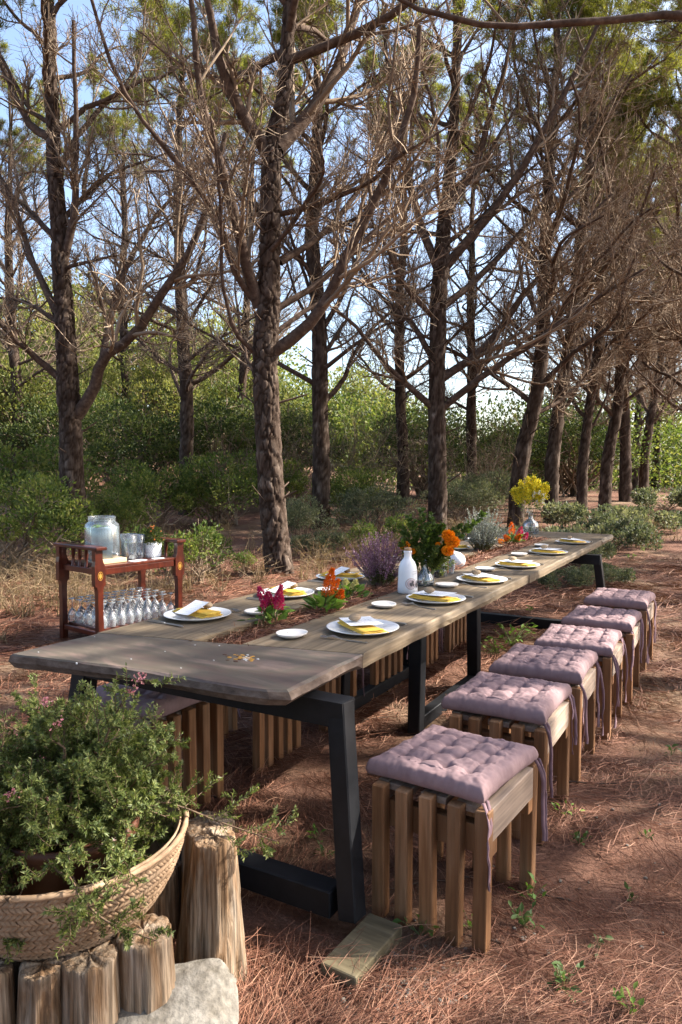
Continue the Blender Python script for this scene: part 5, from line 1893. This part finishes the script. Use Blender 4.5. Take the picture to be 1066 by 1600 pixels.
p = np.stack([rg.normal(size=m) * .055, rg.normal(size=m) * .055, np.where(rg.random(m) < .7, rg.uniform(.222, .262, m), rg.uniform(.02, .06, m))], 1)
v, f = leaves(p, rdir(m, rg) * np.array([1, 1, .3]), np.array([[0, 0, 1.]]) + rdir(m, rg) * .5, rg.uniform(.025, .045, m), rg.uniform(.015, .025, m))
ob('mint_leaves', me_arrays('mint_leaves', v, [f], M['leaf_fresh'], False), jar, kind='stuff')
MB().lathe([(.0001, .0), (.010, .0), (.010, .030), (.006, .034), (.0001, .034)], 12).xf(Matrix.Rotation(R(90), 4, 'X')).build('tap', M['steel'], jar, True, loc=(.02, -.118, .06))


def pitcher(label, loc, seed, r=.062, h=.20):
    t = thing('glass_pitcher', label, 'pitcher', loc, ca + seed)
    MB().lathe([(.0001, .010), (r * .86, .0), (r * .92, .012), (r, h * .6), (r * 1.04, h), (r * 1.00, h), (r * .95, h * .6), (r * .86, .022), (.0001, .018)], 30,
               wob=lambda a, rr, z: 1 + (.03 * math.cos(14 * a) if z < h * .45 else 0)).build('body', M['glass_blue'], t, True)
    hp = spline([(r, 0, h * .9), (r + .05, 0, h * .85), (r + .055, 0, h * .5), (r + .01, 0, h * .2)], 12)
    MB().tube(hp.tolist(), [.007] * 12, 8).build('handle', M['glass_blue'], t, True)
    return t


pitcher('tall cut-glass pitcher just right of the drinks jar', TR(.40, .17, SH), 1.0, .066, .215)
pitcher('second glass pitcher, between the tall one and the hobnail pot', TR(.515, .20, SH), .4, .056, .20)
pp_ = TR(.63, .15, SH)
pt = thing('hobnail_pot', 'white hobnail plant pot at the right end of the trolley', 'plant pot', pp_, ca)
MB().lathe([(.0001, .002), (.058, .0), (.060, .004), (.068, .125), (.064, .125), (.057, .01), (.0001, .008)], 36).build('body', M['ceramic'], pt, True)
mb = MB()
for i_ in range(9):
    z = .012 + i_ * .0128
    for j_ in range(24):
        a = 2 * math.pi * (j_ + .5 * (i_ % 2)) / 24; r = .0605 + .0075 * z / .125
        mb.lathe([(.0062, 0), (.0048, .0032), (.0001, .0045)], 6)
        s0 = len(mb.v) - 18
        m4 = Matrix.Translation((r * math.cos(a), r * math.sin(a), z)) @ Matrix.Rotation(a, 4, 'Z') @ Matrix.Rotation(R(90), 4, 'Y')
        mb.xf(m4, s0)
mb.build('hobnails', M['ceramic'], pt, True, kind='stuff')
pl = thing('berry_plant', 'small dark-leaved plant with orange berries in the hobnail pot', 'plant', (pp_.x, pp_.y, pp_.z + .10))
rg = np.random.default_rng(360)
MB().lathe([(.0001, .012), (.05, .010), (.063, .0)], 18).build('soil', M['pot_brown'], pl, True)
n = 700
d = rdir(n, rg); d[:, 2] = np.abs(d[:, 2])
p = d * (rg.uniform(.3, 1, n) ** .6)[:, None] * np.array([.085, .085, .15]) + np.array([0, 0, .02])
v, f = leaves(p, nrm(d + rdir(n, rg) * .7), rdir(n, rg), rg.uniform(.018, .034, n), rg.uniform(.008, .014, n))
ob('leaves', me_arrays('leaves', v, [f], M['leaf_dark'], False), pl, kind='stuff')
for k in range(16):
    a, e = rg.uniform(0, 6.28), rg.uniform(.1, 1.4)
    o = MB().lathe([(.0001, -.008), (.0056, -.0056), (.008, 0), (.0056, .0056), (.0001, .008)], 10).build('berry', M['berry'], pl, True)
    o.location = (.082 * math.cos(a) * math.cos(e), .082 * math.sin(a) * math.cos(e), .03 + .14 * math.sin(e))
for i, (x, y, w_, h_, a) in enumerate(((.40, .055, .14, .075, .1), (.60, .05, .10, .06, -.2))):
    o = MB().box((0, 0, .0012), (w_, h_, .0024)).build('paper_sheet', M['card'])
    tag(o, ('white paper under the tall glass pitcher', 'small white card in front of the hobnail pot')[i], 'paper'); o.location = TR(x, y, SH); o.rotation_euler = (0, 0, ca + a)

wg_parts = [('bowl', MB().lathe([(.0305, .0), (.0355, .025), (.037, .05), (.033, .078), (.022, .098), (.008, .110), (.0042, .118)], 20).mesh('bowl', M['wineglass'], True)),
            ('stem', MB().lathe([(.0042, .118), (.0038, .175), (.006, .184)], 12).mesh('stem', M['wineglass'], True)),
            ('foot', MB().lathe([(.006, .184), (.022, .190), (.0325, .1925), (.0325, .1945), (.0001, .196)], 20).mesh('foot', M['wineglass'], True))]
rg = np.random.default_rng(370)
for i in range(9):
    for j in range(5):
        x = .055 + i * (TL - .11) / 8; y = .045 + j * (TWD - .09) / 4
        o = thing('wine_glass', 'x', 'wine glass')
        for nm_, me_ in wg_parts:
            ob(nm_, me_, o)
        colw = ['first', 'second', 'third', 'fourth', 'fifth', 'sixth', 'seventh', 'eighth', 'last'][i]
        tag(o, (f'upside-down wine glass, {colw} from the left in the front row on the trolley’s lower shelf' if j == 0 else
                'upside-down clear wine glass behind the front row on the trolley’s lower shelf'), 'wine glass', 'upside-down wine glasses on the trolley')
        q = TR(x + rg.normal() * .003, y + rg.normal() * .003, .1565)
        o.location = q; s_ = 1 + rg.uniform(-.03, .03); o.scale = (s_, s_, 1.0)

# ------------------------------------------------------------------ foreground: log planter, basket, shrub, rock, board
BX = G(100, 1330, .41)
BC = Vector((BX.x, BX.y, 0))
BC.z = 0
lp = thing('log_planter', 'stand of upright bare grey logs under the woven basket', 'log planter', (BC.x, BC.y, 0))


def log_mesh(seed, r, h, tx, ty, k=56, rows=26):
    rg = np.random.default_rng(seed)
    vs, fs = [], []
    for i in range(rows):
        t = i / (rows - 1)
        for j in range(k):
            a = 2 * math.pi * j / k
            q = Vector((math.cos(a) * 2.2 + seed, math.sin(a) * 2.2, t * h * 1.6))
            rr = r * (1.08 - (.52 if h > .4 else .14) * t) * (1 + .10 * mnoise.noise(q) + .035 * mnoise.noise(Vector((math.cos(a) * 7, math.sin(a) * 7 + seed, t * h * 3))))
            crack = max(0, 1 - abs(mnoise.noise(Vector((math.cos(a) * 2.4 + seed * 3, math.sin(a) * 2.4, t * .6)))) * 10)
            rr *= 1 - .20 * crack * min(1, (1 - t) * 8)
            z = -.04 + (h + .04) * t
            if i == rows - 1:
                z += .012 * mnoise.noise(q * 1.5)
            vs.append((rr * math.cos(a) + tx * t, rr * math.sin(a) + ty * t, z))
    for i in range(rows - 1):
        for j in range(k):
            fs.append((i * k + j, i * k + (j + 1) % k, (i + 1) * k + (j + 1) % k, (i + 1) * k + j))
    # bevelled, slightly dished top
    b = len(vs)
    top = vs[-k:]
    cx = sum(p[0] for p in top) / k; cy = sum(p[1] for p in top) / k
    for s, dz in ((.93, .004), (.5, .003), (.02, .002)):
        vs += [(cx + (p[0] - cx) * s, cy + (p[1] - cy) * s, p[2] + dz) for p in top]
    base = b - k
    for l in range(3):
        o1 = base + l * k; o2 = base + (l + 1) * k
        fs += [(o1 + j, o1 + (j + 1) % k, o2 + (j + 1) % k, o2 + j) for j in range(k)]
    me = MB().add(vs, fs).mesh('log', M['log'], True)
    return me


logs = [(-.36, -.12, .075, .27, 0, 0), (-.285, -.195, .060, .26, 0, .01), (-.185, -.228, .058, .262, .0, .01), (-.075, -.245, .056, .262, .01, 0), (.030, -.245, .053, .268, .0, .01),
        (.140, -.215, .066, .272, .0, .0), (.258, -.140, .070, .285, -.005, .01), (.362, .10, .102, .415, -.035, .03), (.32, .27, .08, .34, -.02, 0), (.17, .27, .08, .22, 0, 0), (.02, .28, .09, .22, 0, 0), (-.17, .25, .09, .22, 0, 0),
        (-.02, -.06, .115, .215, 0, 0), (.06, .10, .10, .212, 0, 0), (-.16, .06, .10, .212, 0, 0)]
for k, (x, y, r, h, tx, ty) in enumerate(logs):
    o = ob('log', log_mesh(400 + k * 3, r, h, tx, ty), lp); o.location = (x, y, 0); o.rotation_euler = (0, 0, k * 1.3)

bk = thing('woven_basket', 'round woven palm basket holding the bushy green shrub', 'basket', (BC.x, BC.y, .222))
prof_b = [(.0001, .0), (.10, .0), (.170, .014), (.228, .055), (.272, .118), (.300, .185), (.315, .245)]


def bprof(t):
    z = [p[1] for p in prof_b]; n = len(prof_b) - 1
    i = min(int(t * n), n - 1); f = t * n - i
    return (prof_b[i][0] * (1 - f) + prof_b[i + 1][0] * f, prof_b[i][1] * (1 - f) + prof_b[i + 1][1] * f)


MB().lathe([(r * .965, z + .004) for r, z in prof_b] + [(p[0] * .95, p[1] + .004) for p in reversed(prof_b)], 60).build('lining', M['palm'], bk, True)
# plaited bands: each band a row of slanting strips, alternating lean, laid spirally
band = MB()
rows = 20
sp = spline(prof_b[1:], 200); dl = np.concatenate([[0], np.cumsum(np.linalg.norm(np.diff(sp, axis=0), axis=1))])
strips = []
for rw in range(rows):
    s0 = dl[-1] * (rw + .0) / rows; s1 = dl[-1] * (rw + 1.0) / rows
    r_mid = np.interp((s0 + s1) / 2, dl, sp[:, 0])
    ns = int(2 * math.pi * r_mid / .0135)
    for j in range(ns):
        a0 = 2 * math.pi * (j + rng.uniform(-.12, .12)) / ns
        lean = (.020 if rw % 2 else -.020) / r_mid
        vs = []
        for q, (tt, bul) in enumerate(((-.06, .0), (.3, .0050), (.7, .0050), (1.06, .0))):
            s = s0 + (s1 - s0) * tt
            r = np.interp(s, dl, sp[:, 0]); z = np.interp(s, dl, sp[:, 1])
            e = .5 * 2 * math.pi / ns * .94
            aa = a0 + lean * (tt - .5)
            for sg, up in ((-1, -.0012), (0, .0022), (1, -.0012)):
                rr = r + bul + up + rng.normal() * .0003
                vs.append((rr * math.cos(aa + sg * e), rr * math.sin(aa + sg * e), z - (bul * .4)))
        strips.append(vs)
V = np.array(strips, float).reshape(-1, 3)
F = []
for q in range(3):
    for c_ in range(2):
        a = q * 3 + c_
        F.append((a, a + 1, a + 4, a + 3))
Fa = (np.arange(len(strips))[:, None, None] * 12 + np.array(F)[None]).reshape(-1, 4)
ob('plaited_strips', me_arrays('plaited_strips', V, [Fa], M['palm']), bk, kind='stuff')
rim = MB()
pts = [(.317 * math.cos(a), .317 * math.sin(a), .247 + .003 * math.sin(3 * a)) for a in np.linspace(0, 2 * math.pi, 90)]
rim.tube(pts, [.0075 + .0012 * math.sin(i * 2.2) for i in range(90)], 8)
rim.build('rim', M['palm'], bk, True)

rg = np.random.default_rng(500)
fp = thing('flower_pot', 'dark brown plant pot standing inside the woven basket', 'plant pot', (BC.x + .03, BC.y - .02, .262))
MB().lathe([(.0001, .0), (.11, .0), (.160, .21), (.170, .215), (.173, .245), (.163, .245), (.153, .215), (.145, .20), (.0001, .20)], 40).build('body', M['pot_brown'], fp, True)
sh = thing('potted_shrub', 'bushy fine-leaved green shrub with pink blossom in the woven basket', 'potted shrub', (BC.x + .0, BC.y, .50))
n0 = 165
az = rg.uniform(0, 6.28, n0); el = np.radians(rg.uniform(-4, 85, n0) - 22 * (np.cos(az) < -.3) * rg.random(n0))
d = np.stack([np.cos(az) * np.cos(el), np.sin(az) * np.cos(el), np.sin(el)], 1)
L = rg.uniform(.20, .36, n0) * (1 - .20 * np.sin(el)) + .02 + .05 * (np.cos(az) < 0)
k = 9
pp = np.empty((n0, k, 3)); pp[:, 0] = rg.normal(size=(n0, 3)) * np.array([.05, .05, .01])
for s in range(1, k):
    d = nrm(d + rg.normal(size=d.shape) * .16 + np.array([0, 0, -.05 + .0 * s]))
    pp[:, s] = pp[:, s - 1] + d * (L / (k - 1))[:, None]
# the long shoots the photograph shows
special = [[(.02, -.05, .05), (.12, -.06, .20), (.17, -.08, .31), (.235, -.09, .40)], [(.1, 0, .02), (.25, .05, .02), (.40, .06, -.04), (.56, .04, -.085)],
           [(.06, -.15, -.03), (.15, -.26, -.07), (.22, -.28, -.11), (.32, -.29, -.14)], 
           [(-.05, -.14, .0), (-.10, -.26, -.06), (-.15, -.31, -.14), (-.20, -.33, -.20)], [(0, -.05, .1), (.05, -.1, .22), (.02, -.12, .26), (.04, -.12, .30)]]
pp = np.concatenate([pp, np.array([spline(s, k) for s in special])])
rr = np.linspace(.0035, .0016, k)[None] * np.ones((len(pp), 1))
P2, R2 = grow(pp, rr, 9, (.22, .52), (25, 60), 7, (.25, 1), .6, up=.06, curl=.16, rg=rg, rmin=.0010)
P3, R3 = grow(P2, R2, 2, (.3, .6), (25, 60), 5, (.2, .9), .7, up=.08, curl=.16, rg=rg, rmin=.0009)
v, f = cat_arrays([tube_arrays(pp, rr, 5), tube_arrays(P2, R2, 3), tube_arrays(P3, R3, 3)])
ob('stems', me_arrays('stems', v, f, M['stem_brown']), sh, kind='stuff')


def needles_on(PP, per, start, Ln, wn, lean=.55):
    n, k, _ = PP.shape; m = n * per
    i = np.repeat(np.arange(n), per); tt = (start + (1.0 - start) * np.tile(np.linspace(0, 1, per), n)) * (k - 1) + rg.uniform(-.1, .1, m)
    tt = np.clip(tt, 0, k - 1.001)
    a = np.minimum(tt.astype(int), k - 2); fr = (tt - a)[:, None]
    p = PP[i, a] * (1 - fr) + PP[i, a + 1] * fr
    ax = nrm(PP[i, a + 1] - PP[i, a])
    o = rdir(m, rg); o = nrm(o - (o * ax).sum(1)[:, None] * ax)
    return leaves(p, nrm(o + ax * lean), ax + rdir(m, rg) * .3, rg.uniform(.7, 1.25, m) * Ln, rg.uniform(.8, 1.2, m) * wn)


v, f = cat_arrays([needles_on(pp, 64, .3, .015, .0042), needles_on(P2, 46, .1, .014, .0044), needles_on(P3, 30, .05, .0125, .0042)])
ob('foliage', me_arrays('foliage', v, f, M['sprig'], False), sh, kind='stuff')
tips = np.concatenate([P2[:, -1], pp[:, -1]])
ok = tips[:, 2] > .10
tips = tips[ok]
tips = tips[rg.random(len(tips)) < .028]
tips = np.concatenate([tips, np.array([pp[n0, -1], pp[n0, -2], pp[n0 + 4, -1]])])
m = len(tips) * 26
i = np.repeat(np.arange(len(tips)), 26)
v, f = leaves(tips[i] + rg.normal(size=(m, 3)) * .0065, rdir(m, rg), rdir(m, rg), np.full(m, .009), np.full(m, .006))
ob('blossom', me_arrays('blossom', v, [f], M['pink'], False), sh, kind='stuff')


def rock_mesh(seed, sx, sy, sz, k=40, rows=26):
    vs, fs = [], []
    for i in range(rows):
        t = math.pi * i / (rows - 1)
        for j in range(k):
            a = 2 * math.pi * j / k
            p = Vector((math.sin(t) * math.cos(a), math.sin(t) * math.sin(a), math.cos(t)))
            q = Vector([math.copysign(abs(c) ** .42, c) for c in p])
            q = Vector((q.x * .85, q.y * .85, q.z * .8))
            nz = .20 * mnoise.noise(p * 1.5 + Vector((seed, 0, 0))) + .05 * abs(mnoise.noise(p * 4 + Vector((seed, 0, 0)))) + .022 * mnoise.noise(p * 12) + .012 * mnoise.noise(p * 30)
            q *= 1 + nz
            vs.append((q.x * sx, q.y * sy, q.z * sz))
    for i in range(rows - 1):
        for j in range(k):
            fs.append((i * k + j, (i + 1) * k + j, (i + 1) * k + (j + 1) % k, i * k + (j + 1) % k))
    return MB().add(vs, fs).mesh('rock', M['rock'], True)


p = G(246, 1604, .06)
rk = ob('rock', rock_mesh(3, .235, .15, .125, 90, 60)); tag(rk, 'pale flat-topped limestone rock at the foot of the logs', 'rock')
rk.location = (p.x, p.y, .035); rk.rotation_euler = (R(16), R(2), .2)
# board under the near leg
p = G(556, 1525, .05)
e = (G(617, 1456, .05) - p); e.z = 0; e.normalize()
an = math.atan2(e.y, e.x)
bo = MB().box((.13, .055, .024), (.27, .115, .05), bev=.003).build('board', M['old_board']); tag(bo, 'short old greenish board under the near black table leg', 'board')
bo.location = (p.x, p.y, .0); bo.rotation_euler = (0, 0, an)

# gravel patch and loose stones by the board
rg = np.random.default_rng(510)
mb = MB()
for k in range(260):
    px, py = rg.normal(640, 42), rg.normal(1545, 28)
    if rg.random() < .25:
        px, py = rg.uniform(600, 1040), rg.uniform(1250, 1590)
    q = G(px, py); s = rg.uniform(.0025, .0085) * (1.5 if rg.random() < .1 else 1)
    st = len(mb.v)
    mb.lathe([(.0001, -.8), (.8, -.5), (1, .1), (.6, .7), (.0001, .9)], 6)
    m4 = Matrix.Translation((q.x, q.y, g1(q.x, q.y) + s * .5)) @ Matrix.Rotation(rg.uniform(0, 6), 4, 'Z') @ Matrix.Diagonal((s * rg.uniform(.7, 1.4), s, s * rg.uniform(.5, .9), 1))
    mb.xf(m4, st)
mb.build('gravel', M['rock'], None, False, kind='stuff')
rg = np.random.default_rng(511)
n = 90
y_ = rg.uniform(1.6, 9, n); x_ = rg.uniform(-1, 1, n) * (y_ * .5 + .3)
az = rg.uniform(0, 6.28, n); L = rg.uniform(.08, .38, n)
pp_t = []
for i in range(n):
    a = az[i]; q = np.array([x_[i], y_[i], 0.]); row = []
    for t in range(6):
        row.append((q[0], q[1], g1(q[0], q[1]) + .010 + .006 * abs(math.sin(t + i))))
        a += rg.normal() * .22; q = q + np.array([math.cos(a), math.sin(a), 0]) * L[i] / 5
    pp_t.append(row)
v, f = tube_arrays(np.array(pp_t), np.linspace(1, .5, 6)[None] * rg.uniform(.0022, .005, n)[:, None], 5)
ob('fallen_twigs', me_arrays('fallen_twigs', v, [f], M['limb']), kind='stuff')

# seedlings pushing through the needles
def seedling(root, seed, n, L, w, h, mats):
    rg = np.random.default_rng(seed)
    p = np.stack([rg.normal(size=n) * h * .45, rg.normal(size=n) * h * .45, rg.uniform(.15, 1, n) * h], 1)
    d = nrm(np.stack([p[:, 0], p[:, 1], np.full(n, h * .3)], 1) + rdir(n, rg) * h * .6)
    for i in range(n):
        leaf_obj(root, mats[i % len(mats)], p[i], d[i], np.array([0, 0, 1.]) + rg.normal(size=3) * .4, L * rg.uniform(.6, 1.2))
    t = np.linspace(0, 1, 4)[None, :, None]
    v, f = tube_arrays(p[:, None] * t, np.full((n, 4), .0011), 3)
    ob('stems', me_arrays('stems', v, [f], M['stem_green']), root, kind='stuff')


lf = {m_: [leaf_mesh(700 + q, M[m_], 1.0, .52) for q in range(4)] for m_ in ('leaf_single', 'leaf_single_dark')}
sd = [(12, .036, .017, .06, 'leaf_single'), (22, .030, .015, .055, 'leaf_single_dark'), (9, .032, .016, .05, 'leaf_single_dark'), (46, .035, .022, .14, 'leaf_single')]
for (k, px, py, sc_, lab) in [
    (0, 658, 1462, .9, 'bright green seedling at the front slats of the nearest stool'), (1, 880, 1545, 1.0, 'dark leafy seedling at the bottom right of the needle floor'),
    (0, 830, 1405, .9, 'green sprig by the rear leg of the nearest stool'), (1, 818, 1445, .9, 'low leafy seedling right of the nearest stool'),
    (2, 935, 1480, .8, 'small pale seedling in the open needles, lower right'), (0, 985, 1590, .8, 'bright seedling cut by the bottom edge of the view'),
    (1, 905, 1320, .7, 'small dark seedling right of the second stool'), (0, 888, 1280, .7, 'yellowish seedling beside the second stool’s rear leg'),
    (2, 985, 1405, .7, 'pale little seedling near the right edge'), (2, 1010, 1310, .6, 'pale leaf tuft at the right, level with the second stool'),
    (0, 494, 1308, .75, 'thin dark sprout in the sunny patch under the table'), (1, 508, 1338, .6, 'tiny dark sprout just nearer in the patch under the table'),
    (3, 800, 1010, 1.3, 'green and white leafy plant under the table beside the third stool'), (3, 775, 1025, .8, 'small plant left of the leafy one under the table'),
    (0, 735, 1450, .6, 'small green leaf tuft between the slats of the nearest stool'), (0, 828, 955, .9, 'green sprig in the open needles right of the middle legs'),
    (2, 1050, 1180, 1.0, 'pale grey sprig at the right edge, level with the third stool'), (0, 985, 880, 1.2, 'yellow-green sprig on the track beyond the stools')]:
    q = G(px, py)
    z = g1(q.x, q.y)
    t = thing('seedling', lab, 'seedling', (q.x, q.y, z), px * .37, 'seedlings in the pine needles')
    t.scale = (sc_,) * 3
    q_ = sd[k]
    seedling(t, int(px * 3 + py), q_[0], q_[1], q_[2], q_[3], lf[q_[4]])
